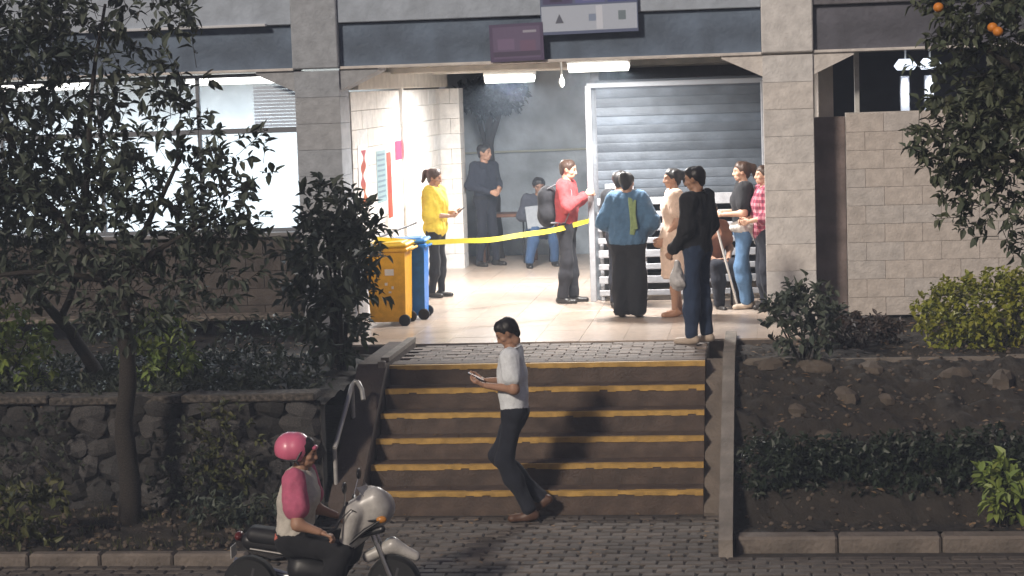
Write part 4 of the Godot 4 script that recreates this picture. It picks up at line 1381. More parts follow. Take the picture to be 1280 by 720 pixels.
	# 11 seated in the shade behind the man in black
	person({"at": Vector3(-0.62, T - 0.44, -22.85), "yaw": 30.0, "h": 1.64, "lean": 4.0, "male": false, "label": "seated person in orange top and dark trousers behind the man in black",
		"kl": Vector3(0.13, 0.98, 0.40), "kr": Vector3(-0.11, 0.98, 0.40), "al": Vector3(0.20, 0.53, 0.44), "ar": Vector3(-0.10, 0.53, 0.40), "el": Vector3(0.23, 1.15, 0.08), "wl": Vector3(0.10, 1.04, 0.28), "er": Vector3(-0.23, 1.15, 0.08), "wr": Vector3(-0.08, 1.04, 0.28),
		"hair": "long", "skin": "skin", "shoes": shoe_dark, "wear": [{"called": "trousers", "legs": 0.98, "g": 0.014, "flare": 0.012, "mat": navy}, {"called": "top", "torso": 1, "sleeve": 0.0, "hem": 0.9, "neckline": 0.0, "g": 0.018, "mat": cloth("cloth_orange", Color(0.50, 0.22, 0.13))}]})
	# 12 person at the gate, mostly behind the person in the blue jacket
	person({"at": Vector3(-1.62, T, -22.75), "yaw": 150.0, "h": 1.58, "label": "person in dark top between the gate post and the blue jacket", "hair": "short", "skin": "skin", "shoes": shoe_dark,
		"wear": [{"called": "trousers", "legs": 0.98, "g": 0.014, "flare": 0.012, "mat": navy}, {"called": "top", "torso": 1, "sleeve": 0.9, "hem": 0.88, "neckline": 0.0, "g": 0.018, "mat": black}]})
	# 13 rider on the motorcycle
	person({"at": Vector3(-3.37, -0.315, -13.68), "yaw": 90.0, "h": 1.60, "male": false, "lean": 8.0, "nod": 4.0, "label": "motorcycle rider in pink helmet and white and pink shirt",
		"kl": Vector3(0.16, 0.86, 0.40), "kr": Vector3(-0.16, 0.86, 0.40), "al": Vector3(0.17, 0.50, 0.24), "ar": Vector3(-0.17, 0.50, 0.24), "el": Vector3(0.30, 1.10, 0.10), "wl": Vector3(0.29, 1.04, 0.27), "er": Vector3(-0.30, 1.10, 0.10), "wr": Vector3(-0.29, 1.04, 0.27), "grip": "grip", "palm_l": Vector3(0, -1, 0), "palm_r": Vector3(0, -1, 0),
		"hair": "tail", "skin": "skin", "shoes": mat("shoe_pink", Color(0.55, 0.08, 0.16), 0.6), "wear": [{"called": "trousers", "legs": 0.95, "g": 0.012, "flare": 0.01, "mat": black}, {"called": "waist_band", "torso": 1, "hem": 0.90, "neckline": -0.46, "g": 0.018, "mat": cloth("cloth_coral", Color(0.60, 0.16, 0.12))}, {"called": "shirt", "torso": 1, "hem": 0.98, "neckline": 0.0, "g": 0.02, "wr": 0.02, "mat": cloth("cloth_bone", Color(0.60, 0.56, 0.49))}, {"called": "pink_sleeves", "sleeve": 0.0, "g": 0.026, "loose": 0.012, "mat": cloth("cloth_pink", Color(0.56, 0.13, 0.22))}]})

func plaid() -> StandardMaterial3D:
	var m := StandardMaterial3D.new()
	m.resource_name = "cloth_plaid"
	m.roughness = 0.9
	m.uv1_triplanar = true
	m.uv1_scale = Vector3.ONE * 7.0
	m.albedo_texture = picture(32, 32, func(im: Image) -> void:
		for y in 32:
			for x in 32:
				var a := 1 if x % 16 < 8 else 0
				var c := 1 if y % 16 < 8 else 0
				im.set_pixel(x, y, [Color(0.35, 0.12, 0.20), Color(0.58, 0.24, 0.32), Color(0.72, 0.55, 0.58)][a + c]))
	return m

# ---------------------------------------------------------------- things people hold or stand beside
func disc(b: MB, at: Vector3, axis: Vector3, r: float, w: float, seg := 18) -> void:
	b.tube([at - axis * w / 2, at - axis * w * 0.35, at + axis * w * 0.35, at + axis * w / 2], [r * 0.9, r, r, r * 0.9], seg)

func wheelie_bin(at: Vector3, yaw: float, body: Color, lid: Color, label: String, flecks: bool) -> void:
	var key := label.split(" ")[0]
	var n := base("wheelie_bin", at, yaw, label, "bin", "bins by the white wall")
	var b := MB.new()
	var lo := [Vector3(-0.21, 0.05, 0.20), Vector3(0.18, 0.05, 0.20), Vector3(0.18, 0.05, -0.20), Vector3(-0.21, 0.05, -0.20)]
	var hi := [Vector3(-0.24, 0.84, 0.225), Vector3(0.20, 0.84, 0.225), Vector3(0.20, 0.84, -0.225), Vector3(-0.24, 0.84, -0.225)]
	for i in 4:
		var j := (i + 1) % 4
		b.quad(lo[i], lo[j], hi[j], hi[i], (lo[i] + lo[j]) * Vector3(1, 0, 1))
	b.quad(lo[0], lo[1], lo[2], lo[3], Vector3.DOWN)
	b.quad(hi[0], hi[1], hi[2], hi[3], Vector3.UP)
	part("bin_body", b.mesh(), mat("bin_" + key, body, 0.45, "soft", 2.0, 0.1), n)
	b = MB.new()
	b.box(Vector3(-0.02, 0.84, 0), Vector3(0.50, 0.045, 0.49), 0.012)
	part("rim", b.mesh(), mat("bin_" + key), n)
	b = MB.new()
	b.box(Vector3(-0.03, 0.885, 0), Vector3(0.52, 0.045, 0.50), 0.018, Basis(Vector3(0, 0, 1), 0.04))
	b.box(Vector3(-0.03, 0.912, 0), Vector3(0.40, 0.02, 0.38), 0.009, Basis(Vector3(0, 0, 1), 0.04))
	part("lid", b.mesh(), mat("bin_lid_" + key, lid, 0.45, "soft", 2.0), n)
	var rubber := mat("rubber", Color(0.015, 0.015, 0.016), 0.8)
	for s in [-1.0, 1.0]:
		b = MB.new()
		disc(b, Vector3(0.17, 0.065, s * 0.195), Vector3(0, 0, 1), 0.065, 0.035)
		part("wheel", b.mesh(), rubber, n)
	part("handle", tb([Vector3(0.19, 0.82, -0.17), Vector3(0.27, 0.85, -0.16), Vector3(0.27, 0.85, 0.16), Vector3(0.19, 0.82, 0.17)], [0.014], 8), mat("bin_" + key), n)
	if flecks:
		for q in [[0.02, 0.60, 0.10, 0.07], [-0.02, 0.47, 0.03, 0.03], [0.05, 0.43, 0.025, 0.03], [0.02, 0.38, 0.03, 0.02]]:
			b = MB.new()
			b.box(Vector3(q[0], q[1], 0.204 + (q[1] - 0.05) * 0.0316), Vector3(q[2], q[3], 0.004), 0.0, Basis(Vector3.RIGHT, 0.044))
			part("white_mark", b.mesh(), mat("sticker", Color(0.65, 0.6, 0.55), 0.7), n)

func chair(at: Vector3, yaw: float, label: String) -> void:
	var n := base("chair", at, yaw, label, "chair", "chairs in the hall")
	var m := mat("chair_frame", Color(0.03, 0.03, 0.035), 0.5)
	part("seat", bx(Vector3(0.42, 0.04, 0.42), 0.015), mat("chair_seat", Color(0.12, 0.05, 0.03), 0.6), n, Vector3(0, 0.43, 0))
	part("backrest", bx(Vector3(0.40, 0.26, 0.03), 0.012), mat("chair_seat"), n, Vector3(0, 0.76, -0.21))
	for x in [-0.19, 0.19]:
		part("leg", tb([Vector3(x, 0, 0.19), Vector3(x, 0.42, 0.19)], [0.014], 6), m, n)
		part("leg", tb([Vector3(x, 0, -0.22), Vector3(x, 0.42, -0.20), Vector3(x, 0.88, -0.22)], [0.014], 6), m, n)

func things() -> void:
	wheelie_bin(Vector3(-4.10, T, -21.62), 0.0, Color(0.80, 0.40, 0.012), Color(0.80, 0.50, 0.03), "yellow-orange wheelie bin with white marks, nearest of the two", true)
	wheelie_bin(Vector3(-3.99, T, -22.16), 3.0, Color(0.02, 0.20, 0.66), Color(0.05, 0.22, 0.55), "blue wheelie bin behind the yellow-orange one", false)
	# barrier tape from the bins to the gate post
	var b := MB.new()
	var a := Vector3(-4.27, T + 0.95, -21.60)
	var e := Vector3(-2.05, T + 0.965, -23.44)
	var prev := []
	for i in 41:
		var t := i / 40.0
		var p := a.lerp(e, t) + Vector3(0, -0.20 * 4.0 * t * (1.0 - t) * 0.55 + 0.006 * sin(t * 21.0), 0)
		var an := 0.35 * sin(t * 7.0) + 0.12 * sin(t * 19.0)
		var up := Vector3(sin(an) * 0.63, cos(an), sin(an) * 0.77) * 0.029
		var th := Vector3(0.63, 0, 0.77) * 0.0015
		var now := [p - up - th, p + up - th, p + up + th, p - up + th]
		if i:
			for k in 4:
				b.quad(prev[k], prev[(k + 1) % 4], now[(k + 1) % 4], now[k], (prev[k] + prev[(k + 1) % 4]) * 0.5 - (prev[0] + prev[2]) * 0.5)
		prev = now
	var tm := mat("tape_yellow", Color(0.80, 0.68, 0.06), 0.45)
	tm.backlight_enabled = true
	tm.backlight = Color(0.4, 0.35, 0.05)
	var tp := part("barrier_tape", b.mesh(), tm)
	tag(tp, "yellow barrier tape stretched from the bins to the gate post", "tape")
	b = MB.new()
	b.tube([Vector3(0, 0, 0), Vector3(0.23, 0.07, -1.6)], [0.014], 6)
	var sk := part("broom_stick", b.mesh(), mat("stick_dark", Color(0.06, 0.06, 0.07), 0.5), null, Vector3(-4.42, T + 0.90, -22.25))
	tag(sk, "thin dark stick lying across the blue bin towards the woman in yellow", "stick")
	b = MB.new()
	b.tube([Vector3(0, 0, 0), Vector3(-0.13, 0.55, 0), Vector3(-0.26, 1.10, 0.0)], [0.014], 7)
	var ck := part("walking_stick", b.mesh(), mat("stick_pale", Color(0.6, 0.58, 0.55), 0.4), null, Vector3(-0.30, T, -22.42))
	tag(ck, "pale walking stick held by the person in black T-shirt", "stick")
	# things in hands
	var ph := part("phone", bx(Vector3(0.15, 0.012, 0.075), 0.004), mat("phone_black", Color(0.02, 0.02, 0.025), 0.25), null, Vector3(-2.47, 1.245, -16.72))
	ph.rotation_degrees = Vector3(0, 3, -28)
	tag(ph, "phone in the hands of the man at the stairs", "phone")
	ph = part("phone", bx(Vector3(0.14, 0.01, 0.07), 0.004), mat("phone_black"), null, Vector3(-3.71, T + 1.08, -24.25))
	ph.rotation_degrees = Vector3(0, 12, 32)
	tag(ph, "phone in the hands of the woman in yellow", "phone")
	var fo := part("folder", bx(Vector3(0.44, 0.33, 0.02), 0.005), mat("folder_grey", Color(0.24, 0.26, 0.29), 0.6, "soft", 2.0), null, Vector3(-3.14, T + 0.72, -28.20))
	fo.rotation_degrees = Vector3(-18, 12, 4)
	tag(fo, "grey folder held by the seated person at the back", "folder")
	# plastic bag at the side of the man in black
	var bag := arr_mesh(blob([[Vector3(0, 0, 0), Vector3(0.02, -0.17, 0.01), 0.03, 0.075], [Vector3(0.02, -0.18, 0.05), Vector3(0.02, -0.18, -0.05), 0.07, 0.07]], 0.02, 0.012, [], [], 0.03))
	var bg := part("plastic_bag", bag, mat("bag_white", Color(0.55, 0.53, 0.52), 0.5, "soft", 4.0), null, Vector3(-0.86, T + 0.80, -19.56))
	tag(bg, "small white plastic bag held by the man in black jacket", "bag")
	var bp := arr_mesh(blob([[Vector3(0, 0.12, 0), Vector3(0, -0.14, 0), 0.10, 0.12], [Vector3(0, -0.1, 0.07), Vector3(0, -0.1, -0.07), 0.10, 0.10], [Vector3(0, 0.1, 0.06), Vector3(0, 0.1, -0.06), 0.09, 0.09]], 0.03, 0.014, [], [], 0.012))
	var pk := base("backpack", Vector3(-2.53, T + 1.17, -23.42), 0, "dark backpack on the back of the man in red", "backpack")
	part("pack", bp, cloth("cloth_pack", Color(0.02, 0.02, 0.025)), pk)
	part("strap", tb([Vector3(0.02, 0.20, 0.12), Vector3(0.16, 0.27, 0.16), Vector3(0.30, 0.18, 0.16), Vector3(0.31, 0.0, 0.17), Vector3(0.22, -0.2, 0.19), Vector3(0.05, -0.2, 0.14)], [0.022], 6, 0.35), mat("strap_grey", Color(0.2, 0.2, 0.22), 0.8), pk)
	# pale green scarf on the back of the blue jacket
	b = MB.new()
	b.tube([Vector3(-0.02, 0.24, -0.07), Vector3(-0.015, 0.19, -0.005), Vector3(0.0, 0.05, 0.012), Vector3(0.012, -0.08, 0.0), Vector3(-0.006, -0.19, 0.006)], [0.022, 0.026, 0.03, 0.036, 0.028], 8, true, 0.3)
	b.tube([Vector3(0.03, 0.24, -0.07), Vector3(0.03, 0.18, -0.008), Vector3(0.02, 0.04, 0.02), Vector3(0.035, -0.13, 0.012)], [0.016, 0.018, 0.02, 0.026], 8, true, 0.3)
	var sf := part("scarf", b.mesh(), cloth("cloth_lime", Color(0.26, 0.34, 0.15)), null, Vector3(-1.42, T + 1.12, -21.70))
	tag(sf, "pale green scarf hanging down the back of the blue jacket", "scarf")
	var jn := arr_mesh(blob([[Vector3(-0.12, 0, 0), Vector3(0.12, 0.02, 0), 0.06, 0.07], [Vector3(0.1, -0.02, 0), Vector3(0.14, -0.16, 0), 0.06, 0.05]], 0.02, 0.012, [], [], 0.02))
	var jw := part("tied_jumper", jn, cloth("cloth_snow", Color(0.68, 0.66, 0.64)), null, Vector3(-0.20, T + 0.93, -22.36))
	tag(jw, "white jumper bundled at the waist of the person in black T-shirt", "jumper")
	chair(Vector3(-3.24, T, -28.66), 15.0, "chair under the person with the grey folder")
	chair(Vector3(-0.64, T, -22.93), 30.0, "chair under the person in orange behind the man in black")
	motorcycle()

func motorcycle() -> void:
	# front wheel towards +x
	var n := base("motorcycle", Vector3(-3.25, -0.01, -13.68), 0, "small motorcycle with pale grey fairing under the rider in the pink helmet", "motorcycle")
	n.scale = Vector3(0.82, 0.90, 0.90)
	var rubber := mat("rubber")
	var darkp := mat("plastic_dark", Color(0.018, 0.018, 0.02), 0.4)
	var chrome := mat("chrome", Color(0.5, 0.5, 0.5), 0.25)
	chrome.metallic = 0.9
	var pale := mat("fairing_pale", Color(0.50, 0.48, 0.45), 0.35, "soft", 5.0)
	pale.clearcoat_enabled = true
	for x in [-0.56, 0.72]:
		var b := MB.new()
		disc(b, Vector3.ZERO, Vector3(0, 0, 1), 0.24, 0.10, 28)
		var w := part("wheel", b.mesh(), rubber, n, Vector3(x, 0.24, 0))
		b = MB.new()
		for k in 5:
			b.box(Vector3(cos(TAU * k / 5.0), sin(TAU * k / 5.0), 0) * 0.08, Vector3(0.16, 0.03, 0.104), 0.006, Basis(Vector3(0, 0, 1), TAU * k / 5.0))
		disc(b, Vector3.ZERO, Vector3(0, 0, 1), 0.05, 0.12, 16)
		part("rim", b.mesh(), mat("rim_dark", Color(0.06, 0.06, 0.065), 0.4), w)
	part("front_fairing", arr_mesh(blob([[Vector3(0.34, 0.60, 0.05), Vector3(0.62, 0.86, 0.05), 0.075, 0.12], [Vector3(0.34, 0.60, -0.05), Vector3(0.62, 0.86, -0.05), 0.075, 0.12], [Vector3(0.60, 0.90, 0.04), Vector3(0.52, 0.94, -0.04), 0.09, 0.09], [Vector3(0.28, 0.42, 0.15), Vector3(0.42, 0.84, 0.15), 0.05, 0.075], [Vector3(0.28, 0.42, -0.15), Vector3(0.42, 0.84, -0.15), 0.05, 0.075], [Vector3(0.40, 0.88, 0.10), Vector3(0.60, 0.96, 0.08), 0.06, 0.08]], 0.025, 0.014)), pale, n)
	part("fairing_vent", tb([Vector3(0.36, 0.60, 0.185), Vector3(0.52, 0.72, 0.175), Vector3(0.66, 0.80, 0.165)], [0.018, 0.03, 0.012], 8, 0.6), darkp, n)
	part("brake_cable", tb([Vector3(0.30, 0.80, 0.25), Vector3(0.42, 0.90, 0.24), Vector3(0.50, 0.84, 0.17)], [0.005], 5), darkp, n)
	part("number_plate", bx(Vector3(0.01, 0.10, 0.16), 0.003), mat("plate_pale", Color(0.4, 0.4, 0.38), 0.6), n, Vector3(-0.70, 0.52, 0))
	part("dark_band", arr_mesh(blob([[Vector3(0.36, 0.79, 0.12), Vector3(0.66, 0.80, 0.15), 0.03, 0.022], [Vector3(0.44, 0.66, 0.115), Vector3(0.66, 0.72, 0.135), 0.022, 0.03]], 0.01, 0.010)), darkp, n)
	var ws := MB.new()
	for i in 6:
		var z0 := -0.16 + 0.32 * i / 6.0
		var z1 := z0 + 0.32 / 6.0
		var f := func(z: float, t: float) -> Vector3: return Vector3(0.60 - 0.10 * t - z * z * 2.2, 0.95 + 0.10 * t, z * (1.0 - 0.25 * t))
		ws.quad(f.call(z0, 0.0), f.call(z1, 0.0), f.call(z1, 1.0), f.call(z0, 1.0))
	part("windscreen", ws.mesh(), mat("screen_smoke", Color(0.25, 0.25, 0.26), 0.2), n)
	var hl := MB.new()
	hl.ball(Vector3(0.715, 0.87, 0), Vector3(0.04, 0.06, 0.085), Basis(), 14, 10)
	part("headlight", hl.mesh(), mat("headlight_glass", Color(0.5, 0.5, 0.5), 0.15), n)
	for s in [-1.0, 1.0]:
		var il := MB.new()
		il.ball(Vector3(0.66, 0.80, s * 0.15), Vector3(0.05, 0.03, 0.03), Basis(), 10, 8)
		part("indicator", il.mesh(), mat("indicator_orange", Color(0.5, 0.2, 0.03), 0.3), n)
		part("handlebar", tb([Vector3(0.40, 0.90, 0), Vector3(0.36, 0.93, s * 0.15), Vector3(0.29, 0.76, s * 0.27), Vector3(0.24, 0.75, s * 0.36)], [0.014], 8), darkp, n)
		part("mirror_stalk", tb([Vector3(0.35, 0.92, s * 0.18), Vector3(0.38, 1.05, s * 0.26)], [0.007], 6), chrome, n)
		var mi := MB.new()
		mi.ball(Vector3(0.38, 1.08, s * 0.28), Vector3(0.02, 0.045, 0.06), Basis(), 12, 8)
		part("mirror", mi.mesh(), darkp, n)
		part("fork", tb([Vector3(0.56, 0.66, s * 0.06), Vector3(0.72, 0.27, s * 0.06)], [0.022], 8), chrome, n)
		part("foot_peg", tb([Vector3(0.22, 0.33, s * 0.08), Vector3(0.22, 0.33, s * 0.22)], [0.014], 6), darkp, n)
	part("mudguard", arr_mesh(blob([[Vector3(0.50, 0.47, 0), Vector3(0.72, 0.56, 0), 0.05, 0.055], [Vector3(0.72, 0.56, 0), Vector3(0.92, 0.47, 0), 0.055, 0.04]], 0.02, 0.014)), pale, n)
	part("frame_body", arr_mesh(blob([[Vector3(-0.55, 0.60, 0), Vector3(0.05, 0.54, 0), 0.075, 0.10], [Vector3(0.05, 0.54, 0), Vector3(0.34, 0.50, 0), 0.09, 0.07], [Vector3(-0.10, 0.36, 0), Vector3(0.14, 0.34, 0), 0.12, 0.11], [Vector3(0.34, 0.50, 0), Vector3(0.48, 0.74, 0), 0.07, 0.07]], 0.04, 0.016)), darkp, n)
	part("seat", arr_mesh(blob([[Vector3(-0.50, 0.66, 0.05), Vector3(0.06, 0.58, 0.04), 0.06, 0.06], [Vector3(-0.50, 0.66, -0.05), Vector3(0.06, 0.58, -0.04), 0.06, 0.06]], 0.03, 0.015)), mat("seat_black", Color(0.014, 0.014, 0.016), 0.6), n)
	part("side_stripe", tb([Vector3(-0.52, 0.56, 0.10), Vector3(-0.2, 0.52, 0.125), Vector3(0.04, 0.50, 0.12)], [0.013], 6, 0.5), pale, n)
	part("exhaust", tb([Vector3(0.1, 0.26, -0.13), Vector3(-0.3, 0.27, -0.16), Vector3(-0.75, 0.38, -0.17)], [0.025, 0.045, 0.05], 10), chrome, n)
	var tl := MB.new()
	tl.ball(Vector3(-0.64, 0.64, 0), Vector3(0.04, 0.04, 0.07), Basis(), 10, 8)
	part("tail_light", tl.mesh(), mat("tail_red", Color(0.10, 0.01, 0.01), 0.3), n)
	# the rider's helmet, worn over the hair
	var he := base("helmet", Vector3(-3.345, 1.185, -13.68), 0, "pink helmet worn by the motorcycle rider", "helmet")
	var sh := blob([[Vector3(-0.025, 0.015, 0.015), Vector3(0.015, 0.02, 0.015), 0.122, 0.115], [Vector3(-0.025, 0.015, -0.015), Vector3(0.015, 0.02, -0.015), 0.122, 0.115]], 0.012, 0.009, [[Vector3(0.16, -0.085, 0), 0.115]], [[Vector3(0, -0.065, 0), Vector3(-0.22, -1, 0).normalized()]])
	var pm := mat("helmet_pink", Color(0.66, 0.14, 0.24), 0.3)
	pm.clearcoat_enabled = true
	he.scale = Vector3.ONE * 0.92
	part("shell", arr_mesh(sh), pm, he)
	part("peak", arr_mesh(blob([[Vector3(0.105, 0.035, 0.05), Vector3(0.165, 0.02, 0.03), 0.018, 0.012], [Vector3(0.105, 0.035, -0.05), Vector3(0.165, 0.02, -0.03), 0.018, 0.012], [Vector3(0.11, 0.04, 0), Vector3(0.17, 0.022, 0), 0.018, 0.012]], 0.015, 0.008)), pm, he)
	var trim := MB.new()
	for sz in [-1.0, 1.0]:
		trim.tube([Vector3(-0.135, -0.035, 0), Vector3(-0.11, -0.045, sz * 0.075), Vector3(-0.03, -0.06, sz * 0.128), Vector3(0.045, -0.055, sz * 0.122), Vector3(0.075, 0.0, sz * 0.108), Vector3(0.10, 0.035, sz * 0.08), Vector3(0.12, 0.045, 0)], [0.009], 6, false)
	part("edge_trim", trim.mesh(), darkp, he)
	part("chin_strap", tb([Vector3(0.02, -0.06, 0.085), Vector3(0.05, -0.12, 0.04), Vector3(0.05, -0.12, -0.04), Vector3(0.02, -0.06, -0.085)], [0.008], 6), mat("strap_grey"), he)

# ---------------------------------------------------------------- plants
func leaf(b: MB, at: Vector3, d: Vector3, up: Vector3, l: float, w: float, curl := 0.15) -> void:
	var x := d.cross(up).normalized()
	var y := x.cross(d).normalized()
	var m1 := at + d * l * 0.38 + y * l * 0.05
	var tip := at + d * l - y * l * curl
	var fold := w * 0.28
	var l1 := m1 + x * w * 0.5 + y * fold
	var r1 := m1 - x * w * 0.5 + y * fold
	var l2 := at + d * l * 0.72 + x * w * 0.36 + y * (fold * 0.8 - l * curl * 0.4)
	var r2 := at + d * l * 0.72 - x * w * 0.36 + y * (fold * 0.8 - l * curl * 0.4)
	var m2 := at + d * l * 0.72 - y * l * curl * 0.4
	var nl := (y - x * 0.45).normalized()
	var nr := (y + x * 0.45).normalized()
	b.tri(at, l1, m1, nl, nl, nl)
	b.tri(m1, l1, l2, nl, nl, nl)
	b.tri(m1, l2, m2, nl, nl, nl)
	b.tri(m2, l2, tip, nl, nl, nl)
	b.tri(at, m1, r1, nr, nr, nr)
	b.tri(m1, r2, r1, nr, nr, nr)
	b.tri(m1, m2, r2, nr, nr, nr)
	b.tri(m2, tip, r2, nr, nr, nr)

# lumps: [centre, radii, sprigs]; leaves stand along short twigs
func crown(b: MB, tw: MB, lumps: Array, r: RandomNumberGenerator, ll: float, lw: float, per := 7, rise := 0.25, gate := -0.12, twig := 0.16, gf := 2.6) -> void:
	for q in lumps:
		var made := 0
		var tries := 0
		while made < q[2] and tries < q[2] * 6:
			tries += 1
			var dir := Vector3(r.randfn(), r.randfn(), r.randfn()).normalized()
			var p: Vector3 = q[0] + dir * q[1] * pow(r.randf(), 0.36)
			if wrinkle.get_noise_3d(p.x * gf, p.y * gf, p.z * gf) < gate:
				continue
			made += 1
			var d := (dir * 0.7 + Vector3(r.randf_range(-1, 1), r.randf_range(-1, 1) + rise, r.randf_range(-1, 1)) * 0.8).normalized()
			var tl := twig * r.randf_range(0.6, 1.3)
			if tw != null:
				tw.tube([p - d * tl * 0.6, p + d * tl], [0.0035, 0.002], 3, false)
			var shade := r.randf_range(0.7, 1.25)
			var warm := r.randf_range(-0.12, 0.12)
			for k in per:
				var t := (k + 0.5) / per
				var o := p + d * tl * t
				var side := d.cross(Vector3(r.randfn(), r.randfn(), r.randfn())).normalized()
				var ld := (d * r.randf_range(0.25, 0.9) + side).normalized()
				var f := shade * r.randf_range(0.85, 1.15)
				b.col = Color(f * (1.0 + warm), f, f * (1.0 - warm))
				var s := r.randf_range(0.5, 1.3)
				leaf(b, o, ld, (Vector3.UP + Vector3(r.randfn(), r.randfn(), r.randfn()) * 0.45).normalized(), ll * s, lw * s, r.randf_range(0.02, 0.22))
	b.col = Color.WHITE

func limb(b: MB, path: Array, r0: float, r1: float, r: RandomNumberGenerator) -> void:
	var pts := []
	var radii := []
	for i in path.size() - 1:
		for k in 4:
			var t := k / 4.0
			var p: Vector3 = path[i].cubic_interpolate(path[i + 1], path[maxi(i - 1, 0)], path[mini(i + 2, path.size() - 1)], t)
			pts.append(p + Vector3(r.randfn(), 0, r.randfn()) * r0 * 0.12)
			radii.append(lerpf(r0, r1, (i + t) / (path.size() - 1)) * r.randf_range(0.9, 1.1))
	pts.append(path[-1])
	radii.append(r1)
	b.tube(pts, radii, 9)

func plants() -> void:
	var r := RandomNumberGenerator.new()
	r.seed = 91
	var bark := mat("bark", Color(0.055, 0.045, 0.038), 0.95, "worn", 5.0, 1.5)
	var g_dark := leafy("leaf_dark", Color(0.064, 0.080, 0.058), 0.6)
	var g_deep := leafy("leaf_deep", Color(0.042, 0.054, 0.034), 0.6)
	var g_lime := leafy("leaf_lime", Color(0.20, 0.26, 0.06), 0.55)
	var g_olive := leafy("leaf_olive", Color(0.075, 0.082, 0.024), 0.55)
	# the large tree in front of the stone wall
	var t := base("tree", Vector3(-5.42, 0, -16.2), 0, "large dark tree in front of the stone wall, its leaves against the bright windows", "tree")
	var o := -t.position
	var b := MB.new()
	var base_p := Vector3(-5.42, 0.02, -16.2)
	limb(b, [base_p, Vector3(-5.43, 0.8, -16.22), Vector3(-5.38, 1.4, -16.2), Vector3(-5.38, 1.85, -16.2)], 0.095, 0.06, r)
	limb(b, [base_p + Vector3(0, 0.12, 0), base_p + Vector3(0.1, -0.02, 0.1)], 0.06, 0.03, r)
	limb(b, [base_p + Vector3(0, 0.12, 0), base_p + Vector3(-0.13, -0.02, 0.05)], 0.06, 0.03, r)
	var forks := [[Vector3(-5.38, 1.8, -16.2), Vector3(-5.55, 2.2, -16.2), Vector3(-5.72, 2.5, -16.2), Vector3(-6.1, 2.95, -16.3), Vector3(-6.5, 3.6, -16.4)], [Vector3(-5.38, 1.8, -16.2), Vector3(-5.3, 2.3, -16.15), Vector3(-5.05, 2.75, -16.1), Vector3(-4.75, 3.3, -16.1)], [Vector3(-5.72, 2.5, -16.2), Vector3(-5.6, 3.1, -16.1), Vector3(-5.5, 3.9, -16.1), Vector3(-5.4, 4.5, -16.2)], [Vector3(-5.3, 2.3, -16.15), Vector3(-4.9, 2.5, -15.95), Vector3(-4.4, 2.75, -15.9)], [Vector3(-6.1, 2.95, -16.3), Vector3(-6.7, 3.0, -16.2), Vector3(-7.4, 2.9, -16.2)], [Vector3(-5.55, 2.2, -16.2), Vector3(-6.1, 2.3, -15.9), Vector3(-6.8, 2.2, -15.9)], [Vector3(-6.3, 3.3, -16.3), Vector3(-6.4, 4.0, -16.2), Vector3(-6.6, 4.7, -16.2)]]
	for i in forks.size():
		limb(b, forks[i], 0.05 if i < 2 else 0.03, 0.012, r)
	var tr := b.mesh()
	part("trunk", tr, bark, t, o)
	b = MB.new()
	var tw := MB.new()
	crown(b, tw, [[Vector3(-6.3, 3.45, -16.3), Vector3(1.05, 0.95, 0.8), 430], [Vector3(-4.95, 3.0, -16.1), Vector3(0.92, 0.72, 0.6), 165], [Vector3(-7.1, 2.7, -16.4), Vector3(1.1, 1.0, 0.8), 400], [Vector3(-5.1, 2.15, -16.0), Vector3(0.95, 0.40, 0.5), 120], [Vector3(-5.6, 4.35, -16.2), Vector3(0.95, 0.5, 0.6), 110], [Vector3(-6.8, 4.4, -16.2), Vector3(1.1, 0.6, 0.7), 190], [Vector3(-4.45, 2.75, -15.95), Vector3(0.42, 0.38, 0.35), 48], [Vector3(-4.75, 3.75, -16.1), Vector3(0.45, 0.35, 0.35), 20]], r, 0.115, 0.05, 7, 0.1, -0.10, 0.17)
	part("crown", b.mesh(), g_dark, t, o)
	part("twigs", tw.mesh(), bark, t, o)
	# a second tree leaning left in the bed behind
	t = base("tree", Vector3(-6.2, 1.02, -18.0), 0, "small tree leaning left in the raised bed behind the stone wall", "tree")
	o = -t.position
	b = MB.new()
	limb(b, [Vector3(-6.2, 1.0, -18.0), Vector3(-6.45, 1.45, -18.0), Vector3(-6.8, 1.9, -18.0), Vector3(-7.4, 2.5, -18.0)], 0.07, 0.03, r)
	limb(b, [Vector3(-6.6, 1.65, -18.0), Vector3(-6.4, 2.1, -18.0), Vector3(-6.3, 2.7, -18.0)], 0.04, 0.015, r)
	part("trunk", b.mesh(), bark, t, o)
	b = MB.new()
	crown(b, null, [[Vector3(-7.4, 2.5, -18.0), Vector3(0.9, 0.6, 0.6), 150], [Vector3(-6.3, 2.5, -18.0), Vector3(0.6, 0.5, 0.5), 80]], r, 0.11, 0.048, 7, 0.1, -0.1)
	part("crown", b.mesh(), g_deep, t, o)
	# the tall dark bush by the left pillar
	t = base("tall_bush", Vector3(-4.1, 1.03, -18.7), 0, "tall dark bush in front of the left pillar beside the bins", "bush")
	o = -t.position
	b = MB.new()
	for q in [[-4.1, 2.3, 0.0], [-4.0, 2.5, 0.08], [-4.25, 2.1, -0.1], [-3.95, 1.9, -0.05], [-4.15, 2.6, 0.05]]:
		limb(b, [Vector3(-4.08 + (q[0] + 4.08) * 0.25, 1.0, -18.7), Vector3(-4.08 + (q[0] + 4.08) * 0.5, 1.5, -18.7 + q[2]), Vector3(q[0], q[1], -18.7 + q[2] * 2)], 0.03, 0.01, r)
	part("stem", b.mesh(), bark, t, o)
	b = MB.new()
